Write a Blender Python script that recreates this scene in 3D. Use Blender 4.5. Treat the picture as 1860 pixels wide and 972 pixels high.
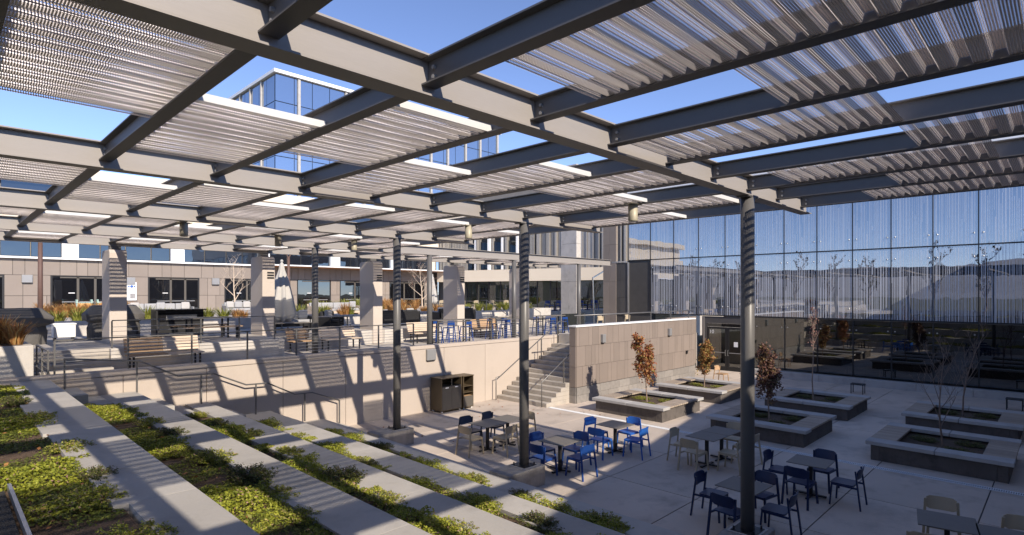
import bpy, math, random
import numpy as np
from mathutils import Vector, Matrix

R = math.radians
scene = bpy.context.scene
for o in list(bpy.data.objects):
    bpy.data.objects.remove(o)
COL = scene.collection
random.seed(7)
rng = np.random.default_rng(7)

# ------------------------------------------------------------------ camera
cd = bpy.data.cameras.new('camera')
cd.sensor_width = 36.0
cd.lens = 1031.0 / 1860.0 * 36.0
cd.shift_y = 47.0 / 1860.0
cd.clip_start = 0.05
cd.clip_end = 3000
cam = bpy.data.objects.new('camera', cd)
COL.objects.link(cam)
cam.location = (0, 0, 4.3)
cam.rotation_euler = (R(90), 0, R(44.4 - 90))
scene.camera = cam

# ------------------------------------------------------------------ sky and sun
SUN_TRAVEL = Vector((0.2, 1.0, -0.615)).normalized()
to_sun = -SUN_TRAVEL
world = bpy.data.worlds.new('World')
scene.world = world
world.use_nodes = True
wn = world.node_tree
wn.nodes.clear()
wo = wn.nodes.new('ShaderNodeOutputWorld')
bg = wn.nodes.new('ShaderNodeBackground')
sky = wn.nodes.new('ShaderNodeTexSky')
sky.sky_type = 'NISHITA'
sky.sun_disc = False
sky.sun_elevation = math.asin(to_sun.z)
sky.sun_rotation = math.atan2(to_sun.x, to_sun.y)
sky.altitude = 2600
sky.air_density = 0.75
sky.dust_density = 0.0
sky.ozone_density = 4.5
bg.inputs['Strength'].default_value = 0.15
wb = wn.nodes.new('ShaderNodeVectorMath')      # camera white balance of the whole sky
wb.operation = 'MULTIPLY'
wb.inputs[1].default_value = (1.2, 0.99, 0.94)
wn.links.new(sky.outputs[0], wb.inputs[0])
wn.links.new(wb.outputs[0], bg.inputs[0])
wn.links.new(bg.outputs[0], wo.inputs[0])
sd = bpy.data.lights.new('sun', 'SUN')
sd.energy = 3.25
sd.angle = R(0.5)
sd.color = (1.0, 0.89, 0.755)
sun = bpy.data.objects.new('sun', sd)
COL.objects.link(sun)
sun.location = (0, -20, 30)
sun.rotation_euler = SUN_TRAVEL.to_track_quat('-Z', 'Y').to_euler()
scene.view_settings.view_transform = 'Standard'
scene.view_settings.look = 'None'
scene.view_settings.exposure = 1.0
scene.view_settings.gamma = 1.0
scene.cycles.transparent_max_bounces = 24
scene.render.resolution_x = 1024
scene.render.resolution_y = 535

# ------------------------------------------------------------------ materials
M = {}

def nodes_of(name):
    m = bpy.data.materials.new(name)
    m.use_nodes = True
    nt = m.node_tree
    return m, nt, nt.nodes['Principled BSDF'], nt.nodes['Material Output']

def N(nt, typ, **kw):
    n = nt.nodes.new(typ)
    for k, v in kw.items():
        setattr(n, k, v)
    return n

def math_node(nt, op, a, b=None, c=None):
    n = N(nt, 'ShaderNodeMath', operation=op)
    for i, v in enumerate((a, b, c)):
        if v is None:
            continue
        if isinstance(v, (int, float)):
            n.inputs[i].default_value = v
        else:
            nt.links.new(v, n.inputs[i])
    return n.outputs[0]

def mat(name, col, rough=0.7, metal=0.0, var=0.12, scale=3.0, fine=60.0, bump=0.0, objvar=0.0,
        streak=None, stain=None, spec=0.4):
    """plain procedural surface: two noise scales of colour change, optional bump, per-piece tint, stretched streaks"""
    m, nt, p, out = nodes_of(name)
    geo = N(nt, 'ShaderNodeNewGeometry')
    mp = N(nt, 'ShaderNodeMapping')
    nt.links.new(geo.outputs['Position'], mp.inputs['Vector'])
    if streak:
        mp.inputs['Scale'].default_value = streak
    n1 = N(nt, 'ShaderNodeTexNoise')
    n1.inputs['Scale'].default_value = scale
    n1.inputs['Detail'].default_value = 6
    nt.links.new(mp.outputs[0], n1.inputs['Vector'])
    n2 = N(nt, 'ShaderNodeTexNoise')
    n2.inputs['Scale'].default_value = fine
    n2.inputs['Detail'].default_value = 3
    nt.links.new(mp.outputs[0], n2.inputs['Vector'])
    a = math_node(nt, 'MULTIPLY_ADD', n1.outputs[0], var * 3.2, 1 - var * 1.6)
    b = math_node(nt, 'MULTIPLY_ADD', n2.outputs[0], var * 1.6, 1 - var * 0.8)
    f = math_node(nt, 'MULTIPLY', a, b)
    if objvar:
        oi = N(nt, 'ShaderNodeObjectInfo')
        r = math_node(nt, 'MULTIPLY_ADD', oi.outputs['Random'], objvar * 2, 1 - objvar)
        f = math_node(nt, 'MULTIPLY', f, r)
    if stain:
        n3 = N(nt, 'ShaderNodeTexNoise')
        n3.inputs['Scale'].default_value = stain[0]
        n3.inputs['Detail'].default_value = 8
        n3.inputs['Roughness'].default_value = 0.65
        nt.links.new(geo.outputs['Position'], n3.inputs['Vector'])
        mr = N(nt, 'ShaderNodeMapRange')
        mr.inputs[1].default_value = 0.5
        mr.inputs[2].default_value = 0.72
        mr.inputs[3].default_value = 1.0
        mr.inputs[4].default_value = 1.0 - stain[1]
        nt.links.new(n3.outputs[0], mr.inputs[0])
        f = math_node(nt, 'MULTIPLY', f, mr.outputs[0])
    vm = N(nt, 'ShaderNodeVectorMath', operation='SCALE')
    vm.inputs[0].default_value = col[:3]
    nt.links.new(f, vm.inputs['Scale'])
    nt.links.new(vm.outputs[0], p.inputs['Base Color'])
    p.inputs['Roughness'].default_value = rough
    p.inputs['Metallic'].default_value = metal
    p.inputs['Specular IOR Level'].default_value = spec
    if bump:
        bp = N(nt, 'ShaderNodeBump')
        bp.inputs['Strength'].default_value = bump
        bp.inputs['Distance'].default_value = 0.02
        nt.links.new(n2.outputs[0], bp.inputs['Height'])
        nt.links.new(bp.outputs[0], p.inputs['Normal'])
    M[name] = m
    return m

mat('steel', (0.29, 0.265, 0.24), 0.5, 0.0, 0.07, 1.2, 25, streak=(0.4, 0.4, 4))
mat('shaded_joist_steel', (0.12, 0.115, 0.112), 0.5, 0.0, 0.07, 1.2, 25)  # same paint as the girders, darkened in colour to stand for shade
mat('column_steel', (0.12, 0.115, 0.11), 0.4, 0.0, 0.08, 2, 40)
mat('flashing', (0.6, 0.595, 0.58), 0.45, 0.0, 0.05)
mat('slab', (0.43, 0.405, 0.37), 0.85, 0, 0.09, 1.1, 45, 0.15, 0.07, stain=(1.4, 0.22))
mat('plaza', (0.53, 0.45, 0.375), 0.8, 0, 0.1, 0.9, 40, 0.12, 0.09, stain=(1.1, 0.34))
mat('joint', (0.07, 0.065, 0.06), 0.95)
mat('beige_wall', (0.45, 0.385, 0.325), 0.8, 0, 0.05, 0.8, 35, 0.08, 0.02, streak=(1, 1, 0.35), stain=(0.9, 0.08))
mat('pale_concrete', (0.5, 0.465, 0.42), 0.9, 0, 0.1, 1.2, 30, 0.2, 0.04, stain=(2.5, 0.25))
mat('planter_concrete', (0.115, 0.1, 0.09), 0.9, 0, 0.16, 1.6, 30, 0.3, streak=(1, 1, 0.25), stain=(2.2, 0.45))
mat('footing_concrete', (0.3, 0.28, 0.26), 0.9, 0, 0.16, 2.2, 30, 0.3, streak=(2.5, 2.5, 0.3), stain=(2.0, 0.4))
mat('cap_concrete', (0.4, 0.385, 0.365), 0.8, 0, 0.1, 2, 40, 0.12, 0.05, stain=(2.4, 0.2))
mat('pillar_stucco', (0.52, 0.455, 0.395), 0.9, 0, 0.06, 1.4, 50, 0.15)
mat('brown_tile', (0.225, 0.184, 0.156), 0.75, 0, 0.06, 1.4, 40, 0.05, 0.09)
mat('facade_tile', (0.245, 0.206, 0.176), 0.75, 0, 0.05, 1.2, 30, 0.0, 0.07)
mat('dark_tile', (0.075, 0.07, 0.066), 0.7, 0, 0.08, 1.2, 30, 0.0, 0.1)
mat('stone', (0.24, 0.22, 0.2), 0.9, 0, 0.15, 6, 60, 0.3, 0.14)
mat('stair_concrete', (0.4, 0.36, 0.31), 0.85, 0, 0.12, 2.5, 40, 0.2, 0.05, stain=(2.0, 0.25))
mat('cream', (0.72, 0.63, 0.5), 0.8, 0, 0.05, 0.5, 20)
mat('wood_warm', (0.42, 0.27, 0.15), 0.65, 0, 0.2, 5, 50, 0.1, 0.1, streak=(0.35, 4, 4))
mat('wood_grey', (0.36, 0.295, 0.23), 0.8, 0, 0.22, 5, 50, 0.15, 0.14, streak=(4, 0.35, 4))
mat('wood_pale', (0.56, 0.45, 0.34), 0.7, 0, 0.15, 5, 50, 0.1, 0.08, streak=(0.35, 4, 4))
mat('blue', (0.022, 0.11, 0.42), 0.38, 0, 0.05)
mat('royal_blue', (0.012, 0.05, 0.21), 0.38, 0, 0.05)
mat('shaded_blue', (0.01, 0.022, 0.075), 0.4, 0, 0.05)  # blue chair plastic with shade put into its colour, for the shaded tables
mat('navy', (0.035, 0.05, 0.085), 0.45, 0, 0.06)
mat('tan_plastic', (0.42, 0.345, 0.235), 0.45, 0, 0.05)
mat('table_top', (0.155, 0.14, 0.122), 0.55, 0, 0.06, 8, 120)
mat('black_metal', (0.02, 0.02, 0.021), 0.45, 0, 0.08)
mat('bronze_metal', (0.1, 0.075, 0.045), 0.45, 0.2, 0.08)
mat('bin_front', (0.09, 0.08, 0.068), 0.6, 0, 0.08)
mat('rail_steel', (0.16, 0.155, 0.15), 0.35, 0.4, 0.05)
mat('bright_steel', (0.45, 0.45, 0.45), 0.3, 0.8, 0.05)
mat('rust_pole', (0.12, 0.07, 0.055), 0.6, 0, 0.15)
mat('black_cover', (0.1, 0.094, 0.088), 0.75, 0, 0.15, 4, 30, 0.2)
mat('black_gloss', (0.012, 0.012, 0.014), 0.15, 0, 0.05)
mat('charcoal_fabric', (0.03, 0.031, 0.034), 0.9, 0, 0.12, 8, 200, 0.1)
mat('grey_fabric', (0.36, 0.36, 0.36), 0.95, 0, 0.08, 8, 200, 0.1)
mat('white_fabric', (0.44, 0.425, 0.4), 0.95, 0, 0.06, 4, 100)
mat('white', (0.8, 0.8, 0.79), 0.5, 0, 0.03)
mat('sign_blue', (0.05, 0.13, 0.4), 0.5, 0, 0.03)
mat('sign_grey', (0.28, 0.27, 0.27), 0.5, 0, 0.35, 12, 30)
mat('orange_panel', (0.62, 0.33, 0.11), 0.6, 0, 0.05)
mat('mint', (0.4, 0.55, 0.48), 0.5, 0, 0.03)
mat('fixture_grey', (0.3, 0.3, 0.3), 0.4, 0.3, 0.04)
mat('lamp_body', (0.42, 0.38, 0.28), 0.5, 0.1, 0.05)
mat('gravel', (0.045, 0.042, 0.04), 0.95, 0, 0.5, 30, 90, 0.9)
mat('mulch', (0.115, 0.075, 0.048), 0.95, 0, 0.45, 14, 60, 0.9)
mat('soil', (0.09, 0.062, 0.042), 0.95, 0, 0.4, 16, 70, 0.9)
mat('bark', (0.27, 0.2, 0.15), 0.85, 0, 0.25, 12, 60, 0.3)
mat('twig', (0.19, 0.14, 0.11), 0.85, 0, 0.2, 12, 60, 0.2)
mat('asphalt', (0.06, 0.06, 0.062), 0.9, 0, 0.2, 0.4, 20)
mat('far_grass', (0.12, 0.11, 0.06), 0.95, 0, 0.25, 0.05, 2)
mat('hill', (0.3, 0.29, 0.28), 0.95, 0, 0.3, 0.01, 0.2)
mat('terrace_paving', (0.42, 0.385, 0.345), 0.85, 0, 0.1, 1.2, 40, 0.1, stain=(1.0, 0.2))
mat('metal_fin', (0.36, 0.335, 0.3), 0.4, 0.35, 0.06, objvar=0.18)
mat('soffit_orange', (0.45, 0.19, 0.07), 0.6, 0, 0.1)
mat('green_room', (0.32, 0.34, 0.1), 0.8, 0, 0.25, 0.7, 4)
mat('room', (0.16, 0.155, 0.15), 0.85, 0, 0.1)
mat('interior_wall', (0.4, 0.39, 0.37), 0.85, 0, 0.08)
mat('grate', (0.72, 0.73, 0.74), 0.5, 0.0, 0.1)
mat('south_wall', (0.3, 0.27, 0.24), 0.8, 0, 0.08)

def deck_mat(name, base, r):
    """perforated sheet: round holes on a square grid in the flats of the ribs"""
    m, nt, p, out = nodes_of(name)
    p.inputs['Base Color'].default_value = (*base, 1)
    p.inputs['Roughness'].default_value = 0.45
    p.inputs['Metallic'].default_value = 0.0
    tc = N(nt, 'ShaderNodeTexCoord')
    sx = N(nt, 'ShaderNodeSeparateXYZ')
    nt.links.new(tc.outputs['Object'], sx.inputs[0])
    pit = 0.0165
    fx = math_node(nt, 'SUBTRACT', math_node(nt, 'FRACT', math_node(nt, 'MULTIPLY', sx.outputs[0], 1 / pit)), 0.5)
    fy = math_node(nt, 'SUBTRACT', math_node(nt, 'FRACT', math_node(nt, 'MULTIPLY', math_node(nt, 'ADD', sx.outputs[1], sx.outputs[2]), 1 / pit)), 0.5)
    d2 = math_node(nt, 'ADD', math_node(nt, 'MULTIPLY', fx, fx), math_node(nt, 'MULTIPLY', fy, fy))
    hole = math_node(nt, 'LESS_THAN', d2, r ** 2)
    tr = N(nt, 'ShaderNodeBsdfTransparent')
    mx = N(nt, 'ShaderNodeMixShader')
    nt.links.new(hole, mx.inputs[0])
    nt.links.new(p.outputs[0], mx.inputs[1])
    nt.links.new(tr.outputs[0], mx.inputs[2])
    nt.links.new(mx.outputs[0], out.inputs[0])
    M[name] = m
deck_mat('deck_flat', (0.8, 0.72, 0.68), 0.23)
deck_mat('deck_rib', (0.8, 0.73, 0.69), 0.31)

def glass(name, refl, tint, body=(0.01, 0.012, 0.015), see=0.0, rough=0.0, wav=0.0, fres=False):
    """window glass: mirror coat over a tinted see-through or dark body"""
    m, nt, p, out = nodes_of(name)
    nt.nodes.remove(p)
    gl = N(nt, 'ShaderNodeBsdfGlossy')
    gl.inputs['Color'].default_value = (*tint, 1)
    gl.inputs['Roughness'].default_value = rough
    if wav:
        geo = N(nt, 'ShaderNodeNewGeometry')
        nz = N(nt, 'ShaderNodeTexNoise')
        nz.inputs['Scale'].default_value = 0.7
        nt.links.new(geo.outputs['Position'], nz.inputs['Vector'])
        bp = N(nt, 'ShaderNodeBump')
        bp.inputs['Strength'].default_value = wav
        bp.inputs['Distance'].default_value = 0.05
        nt.links.new(nz.outputs[0], bp.inputs['Height'])
        nt.links.new(bp.outputs[0], gl.inputs['Normal'])
    df = N(nt, 'ShaderNodeBsdfDiffuse')
    df.inputs['Color'].default_value = (*body, 1)
    tr = N(nt, 'ShaderNodeBsdfTransparent')
    tr.inputs['Color'].default_value = (0.75, 0.8, 0.82, 1)
    m1 = N(nt, 'ShaderNodeMixShader')
    m1.inputs[0].default_value = see
    nt.links.new(df.outputs[0], m1.inputs[1])
    nt.links.new(tr.outputs[0], m1.inputs[2])
    m2 = N(nt, 'ShaderNodeMixShader')
    if fres:
        lw = N(nt, 'ShaderNodeFresnel')
        lw.inputs['IOR'].default_value = 1.55
        fac = math_node(nt, 'MULTIPLY_ADD', lw.outputs[0], 1.0, refl)
        nt.links.new(fac, m2.inputs[0])
    else:
        m2.inputs[0].default_value = refl
    nt.links.new(m1.outputs[0], m2.inputs[1])
    nt.links.new(gl.outputs[0], m2.inputs[2])
    nt.links.new(m2.outputs[0], out.inputs[0])
    M[name] = m
    return m, nt, m2, out

glass('tower_glass', 0.55, (0.76, 0.81, 0.88), (0.04, 0.055, 0.08))
glass('dark_glass', 0.1, (0.8, 0.9, 1.0), (0.006, 0.006, 0.007), 0.0, 0.0, 0.06, True)
glass('window_glass', 0.06, (0.75, 0.88, 1.0), (0.012, 0.014, 0.02), 0.0, 0.0, 0.1, True)
glass('clear_glass', 0.06, (0.9, 0.95, 1.0), (0.01, 0.01, 0.012), 0.75, 0.0, 0.0, True)
glass('lower_glass', 0.13, (0.85, 0.88, 0.9), (0.004, 0.004, 0.005), 0.4, 0.0, 0.03, True)
glass('rail_glass', 0.08, (0.9, 0.95, 1.0), (0.2, 0.22, 0.22), 0.85, 0.0, 0.0, True)

def frit_glass():
    """coated curtain-wall glass with printed vertical frit lines, denser towards the bottom of the wall"""
    m, nt, mx, out = glass('frit_glass', 0.37, (0.79, 0.81, 0.86), (0.012, 0.02, 0.035), 0.0, 0.0, 0.05)
    geo = N(nt, 'ShaderNodeNewGeometry')
    sx = N(nt, 'ShaderNodeSeparateXYZ')
    nt.links.new(geo.outputs['Position'], sx.inputs[0])
    y, z = sx.outputs[1], sx.outputs[2]
    tot = None
    for pit, off, seg in ((0.07, 0.0, 1.3), (0.11, 3.7, 2.1)):
        u = math_node(nt, 'MULTIPLY_ADD', y, 1 / pit, off + 500)
        c = math_node(nt, 'FLOOR', u)
        fr = math_node(nt, 'FRACT', u)
        wn1 = N(nt, 'ShaderNodeTexWhiteNoise', noise_dimensions='1D')
        nt.links.new(c, wn1.inputs['W'])
        w = math_node(nt, 'MULTIPLY_ADD', wn1.outputs['Value'], 0.24, 0.09)
        line = math_node(nt, 'LESS_THAN', fr, w)
        zz = math_node(nt, 'MULTIPLY_ADD', wn1.outputs['Value'], 3.0, math_node(nt, 'MULTIPLY', z, 1 / seg))
        cv = N(nt, 'ShaderNodeCombineXYZ')
        nt.links.new(c, cv.inputs[0])
        nt.links.new(math_node(nt, 'FLOOR', zz), cv.inputs[1])
        wn2 = N(nt, 'ShaderNodeTexWhiteNoise', noise_dimensions='2D')
        nt.links.new(cv.outputs[0], wn2.inputs['Vector'])
        mr = N(nt, 'ShaderNodeMapRange')
        mr.inputs[1].default_value = 3.0
        mr.inputs[2].default_value = 9.6
        mr.inputs[3].default_value = 0.03
        mr.inputs[4].default_value = 0.26
        nt.links.new(z, mr.inputs[0])
        on = math_node(nt, 'GREATER_THAN', wn2.outputs['Value'], mr.outputs[0])
        msk = math_node(nt, 'MULTIPLY', line, on)
        tot = msk if tot is None else math_node(nt, 'MAXIMUM', tot, msk)
    df = N(nt, 'ShaderNodeBsdfDiffuse')
    df.inputs['Color'].default_value = (0.78, 0.8, 0.83, 1)
    mf = N(nt, 'ShaderNodeMixShader')
    mz = N(nt, 'ShaderNodeMapRange')
    mz.inputs[1].default_value = 5.0
    mz.inputs[2].default_value = 9.0
    mz.inputs[3].default_value = 0.66
    mz.inputs[4].default_value = 0.3
    nt.links.new(z, mz.inputs[0])
    nt.links.new(math_node(nt, 'MULTIPLY', tot, mz.outputs[0]), mf.inputs[0])
    nt.links.new(mx.outputs[0], mf.inputs[1])
    nt.links.new(df.outputs[0], mf.inputs[2])
    nt.links.new(mf.outputs[0], out.inputs[0])
frit_glass()

def leaf_mat(name, stops, trans=0.25):
    """leaf colour from a per-leaf random value, a little light passing through"""
    m, nt, p, out = nodes_of(name)
    at = N(nt, 'ShaderNodeAttribute', attribute_name='tint')
    cr = N(nt, 'ShaderNodeValToRGB')
    el = cr.color_ramp.elements
    while len(el) < len(stops):
        el.new(0.5)
    for e, (pos, c) in zip(el, stops):
        e.position = pos
        e.color = (*c, 1)
    nt.links.new(at.outputs['Fac'], cr.inputs[0])
    nt.links.new(cr.outputs[0], p.inputs['Base Color'])
    p.inputs['Roughness'].default_value = 0.6
    tl = N(nt, 'ShaderNodeBsdfTranslucent')
    nt.links.new(cr.outputs[0], tl.inputs[0])
    mx = N(nt, 'ShaderNodeMixShader')
    mx.inputs[0].default_value = trans
    nt.links.new(p.outputs[0], mx.inputs[1])
    nt.links.new(tl.outputs[0], mx.inputs[2])
    nt.links.new(mx.outputs[0], out.inputs[0])
    M[name] = m

leaf_mat('cover_leaf', [(0, (0.085, 0.11, 0.012)), (0.4, (0.24, 0.27, 0.025)), (0.85, (0.43, 0.43, 0.05)), (1, (0.46, 0.28, 0.22))])
leaf_mat('low_leaf', [(0, (0.06, 0.08, 0.012)), (0.6, (0.16, 0.19, 0.022)), (1, (0.27, 0.28, 0.045))])
leaf_mat('shrub_leaf', [(0, (0.045, 0.055, 0.014)), (0.6, (0.1, 0.12, 0.024)), (0.9, (0.18, 0.19, 0.04)), (1, (0.24, 0.13, 0.12))])
leaf_mat('red_leaf', [(0, (0.16, 0.06, 0.025)), (0.4, (0.36, 0.11, 0.05)), (0.7, (0.45, 0.2, 0.07)), (1, (0.3, 0.26, 0.07))])
leaf_mat('amber_leaf', [(0, (0.2, 0.09, 0.03)), (0.4, (0.4, 0.17, 0.06)), (0.7, (0.42, 0.27, 0.08)), (1, (0.25, 0.27, 0.07))])
leaf_mat('plum_leaf', [(0, (0.06, 0.03, 0.025)), (0.6, (0.16, 0.07, 0.05)), (1, (0.2, 0.15, 0.06))])
leaf_mat('bud_leaf', [(0, (0.28, 0.12, 0.1)), (1, (0.45, 0.25, 0.2))])
leaf_mat('grass_green', [(0, (0.12, 0.14, 0.02)), (0.6, (0.26, 0.28, 0.045)), (1, (0.38, 0.36, 0.09))])
leaf_mat('grass_orange', [(0, (0.3, 0.13, 0.04)), (0.6, (0.48, 0.24, 0.08)), (1, (0.5, 0.36, 0.14))])
leaf_mat('far_tree_leaf', [(0, (0.05, 0.05, 0.03)), (1, (0.13, 0.11, 0.06))])

# ------------------------------------------------------------------ mesh helpers
class MB:
    def __init__(s):
        s.v = []
        s.f = []
        s.mi = []
        s.cur = 0
        s.sm = []
        s.smooth = False

    def add(s, vs, fs):
        b = len(s.v)
        s.v += [tuple(v) for v in vs]
        for f in fs:
            s.f.append(tuple(b + i for i in f))
            s.mi.append(s.cur)
            s.sm.append(s.smooth)
        return s

    def box(s, x0, x1, y0, y1, z0, z1):
        vs = [(x, y, z) for z in (z0, z1) for y in (y0, y1) for x in (x0, x1)]
        return s.add(vs, [(0, 2, 3, 1), (4, 5, 7, 6), (0, 1, 5, 4), (2, 6, 7, 3), (0, 4, 6, 2), (1, 3, 7, 5)])

    def prism(s, poly, axis, a, b):
        """poly of 2D points extruded along an axis (0 x,1 y,2 z)"""
        n = len(poly)
        def mk(p, t):
            return {0: (t, p[0], p[1]), 1: (p[0], t, p[1]), 2: (p[0], p[1], t)}[axis]
        vs = [mk(p, a) for p in poly] + [mk(p, b) for p in poly]
        fs = [(i, (i + 1) % n, n + (i + 1) % n, n + i) for i in range(n)]
        fs += [tuple(range(n))[::-1], tuple(range(n, 2 * n))]
        return s.add(vs, fs)

    def tube(s, pts, rad, seg=8, cap=True):
        pts = [Vector(p) for p in pts]
        if not isinstance(rad, (list, tuple)):
            rad = [rad] * len(pts)
        vs, fs = [], []
        prev = None
        for i, p in enumerate(pts):
            d = (pts[min(i + 1, len(pts) - 1)] - pts[max(i - 1, 0)])
            if d.length < 1e-9:
                d = Vector((0, 0, 1))
            d.normalize()
            up = Vector((0, 0, 1)) if abs(d.z) < 0.95 else Vector((1, 0, 0))
            if prev is not None:
                e1 = prev - d * prev.dot(d)
                if e1.length < 1e-6:
                    e1 = d.cross(up)
            else:
                e1 = d.cross(up)
            e1.normalize()
            prev = e1
            e2 = d.cross(e1)
            for k in range(seg):
                a = 2 * math.pi * k / seg
                vs.append(p + (e1 * math.cos(a) + e2 * math.sin(a)) * rad[i])
        for i in range(len(pts) - 1):
            for k in range(seg):
                k2 = (k + 1) % seg
                fs.append((i * seg + k, i * seg + k2, (i + 1) * seg + k2, (i + 1) * seg + k))
        if cap:
            fs.append(tuple(range(seg))[::-1])
            fs.append(tuple((len(pts) - 1) * seg + k for k in range(seg)))
        sm = s.smooth
        s.smooth = seg > 6
        s.add(vs, fs)
        s.smooth = sm
        return s

    def bar(s, a, b, w, h=None):
        """square bar between two points"""
        a, b = Vector(a), Vector(b)
        h = h or w
        d = (b - a).normalized()
        up = Vector((0, 0, 1)) if abs(d.z) < 0.9 else Vector((0, 1, 0))
        e1 = d.cross(up).normalized()
        e2 = e1.cross(d).normalized()
        vs = []
        for p in (a, b):
            for (i, j) in ((-1, -1), (1, -1), (1, 1), (-1, 1)):
                vs.append(p + e1 * (i * w / 2) + e2 * (j * h / 2))
        return s.add(vs, [(3, 2, 1, 0), (4, 5, 6, 7), (0, 1, 5, 4), (1, 2, 6, 5), (2, 3, 7, 6), (3, 0, 4, 7)])

    def lathe(s, prof, seg=16, c=(0, 0)):
        vs = []
        for (r, z) in prof:
            for k in range(seg):
                a = 2 * math.pi * k / seg
                vs.append((c[0] + r * math.cos(a), c[1] + r * math.sin(a), z))
        fs = []
        for i in range(len(prof) - 1):
            for k in range(seg):
                k2 = (k + 1) % seg
                fs.append((i * seg + k, i * seg + k2, (i + 1) * seg + k2, (i + 1) * seg + k))
        fs.append(tuple(range(seg))[::-1])
        fs.append(tuple((len(prof) - 1) * seg + k for k in range(seg)))
        sm = s.smooth
        s.smooth = True
        s.add(vs, fs)
        s.smooth = sm
        return s

    def mesh(s, name, mats):
        me = bpy.data.meshes.new(name)
        me.from_pydata(s.v, [], s.f)
        if not isinstance(mats, (list, tuple)):
            mats = [mats]
        for k in mats:
            me.materials.append(M[k])
        if len(mats) > 1:
            me.polygons.foreach_set('material_index', s.mi)
        me.polygons.foreach_set('use_smooth', s.sm)
        me.update()
        return me

    def build(s, name, mats, parent=None, loc=(0, 0, 0), rz=0, bevel=0):
        return link(name, s.mesh(name, mats), parent, loc, rz, bevel)

def link(name, me, parent=None, loc=(0, 0, 0), rz=0, bevel=0):
    o = bpy.data.objects.new(name, me)
    COL.objects.link(o)
    o.location = loc
    if rz:
        o.rotation_euler = (0, 0, rz)
    if parent:
        o.parent = parent
    if bevel:
        b = o.modifiers.new('bevel', 'BEVEL')
        b.width = bevel
        b.segments = 2
        b.limit_method = 'ANGLE'
    return o

def tag(o, label=None, cat=None, group=None, kind=None):
    if label:
        o['label'] = label
    if cat:
        o['category'] = cat
    if group:
        o['group'] = group
    if kind:
        o['kind'] = kind
    return o

def thing(name, label, cat, loc=(0, 0, 0), rz=0, group=None):
    o = bpy.data.objects.new(name, None)
    o.empty_display_size = 0.2
    COL.objects.link(o)
    o.location = loc
    o.rotation_euler = (0, 0, rz)
    return tag(o, label, cat, group)

def copy_tree(o, parent=None):
    c = o.copy()
    COL.objects.link(c)
    if parent:
        c.parent = parent
    for ch in list(o.children):
        copy_tree(ch, c)
    return c

def clone(o, loc, rz, label, group=None):
    c = copy_tree(o)
    c.location = loc
    c.rotation_euler = (0, 0, rz)
    c['label'] = label
    if group:
        c['group'] = group
    return c

def struct(name, mb, mats, bevel=0):
    return tag(mb.build(name, mats, bevel=bevel), kind='structure')

def quads_mesh(name, P, matname, tint, smooth=False):
    """P: (n,4,3) corner array; tint: (n,)"""
    n = len(P)
    me = bpy.data.meshes.new(name)
    me.vertices.add(n * 4)
    me.vertices.foreach_set('co', P.reshape(-1).astype(np.float32))
    me.loops.add(n * 4)
    me.loops.foreach_set('vertex_index', np.arange(n * 4, dtype=np.int32))
    me.polygons.add(n)
    me.polygons.foreach_set('loop_start', np.arange(0, n * 4, 4, dtype=np.int32))
    me.update(calc_edges=True)
    at = me.attributes.new('tint', 'FLOAT', 'FACE')
    at.data.foreach_set('value', np.clip(tint, 0, 1).astype(np.float32))
    me.materials.append(M[matname])
    me.validate()
    return me

def leaves(pts, size, up=0.5, aspect=0.5, size_var=0.4, seed=None):
    """kite-shaped leaf quads at points, random facing with an upward bias"""
    n = len(pts)
    nr = rng.normal(size=(n, 3))
    nr[:, 2] = np.abs(nr[:, 2]) + up
    nr /= np.linalg.norm(nr, axis=1)[:, None]
    t = rng.normal(size=(n, 3))
    t -= nr * (t * nr).sum(1)[:, None]
    t /= np.linalg.norm(t, axis=1)[:, None]
    b = np.cross(nr, t)
    s = size * (1 - size_var + 2 * size_var * rng.random(n))[:, None]
    w = s * aspect
    return np.stack([pts - t * s * 0.5, pts + b * w * 0.5 + nr * s * .06, pts + t * s * 0.5, pts - b * w * 0.5 + nr * s * .06], axis=1)

# ================================================================== THE SETTING
struct('ground', MB().add([(-1500, -1500, -0.06), (1500, -1500, -0.06), (1500, 1500, -0.06), (-1500, 1500, -0.06)], [(0, 1, 2, 3)]), 'far_grass')

# ---- plaza: cast panels with recessed joints
plaza = struct('plaza', MB().box(8.2, 30.9, -6, 16.75, -0.05, -0.014), 'joint')
XL = [8.2, 11.15, 13.75, 16.2]
XR = [16.42, 20.4, 23.0, 25.6, 28.2, 30.85]
YL = [-5.2, -3.1, -1.0, 1.2, 3.4, 5.55, 7.7, 9.85, 12.0, 14.2, 16.72]
for XX in (XL, XR):
    for i in range(len(XX) - 1):
        for j in range(len(YL) - 1):
            g = 0.012
            MB().box(XX[i] + g, XX[i + 1] - g, YL[j] + g, YL[j + 1] - g, -0.012, 0.0).build('paving_panel', 'plaza', plaza)

# ---- trench drain with slotted cover
dr = thing('trench_drain', 'long pale slotted drain grate running across the plaza in front of the planters', 'drain', (16.31, 5.4, 0))
MB().box(-0.1, 0.1, -10.5, 11.2, -0.013, -0.006).build('channel', 'black_metal', dr)
mb = MB()
for s in (-1, 1):
    mb.box(s * 0.088 - 0.016, s * 0.088 + 0.016, -10.5, 11.2, -0.006, 0.003)
for i in range(540):
    y = -10.48 + i * 0.04
    mb.box(-0.072, 0.072, y, y + 0.021, -0.005, 0.002)
g = mb.build('grating', 'grate', dr)
g['kind'] = 'stuff'

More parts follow.
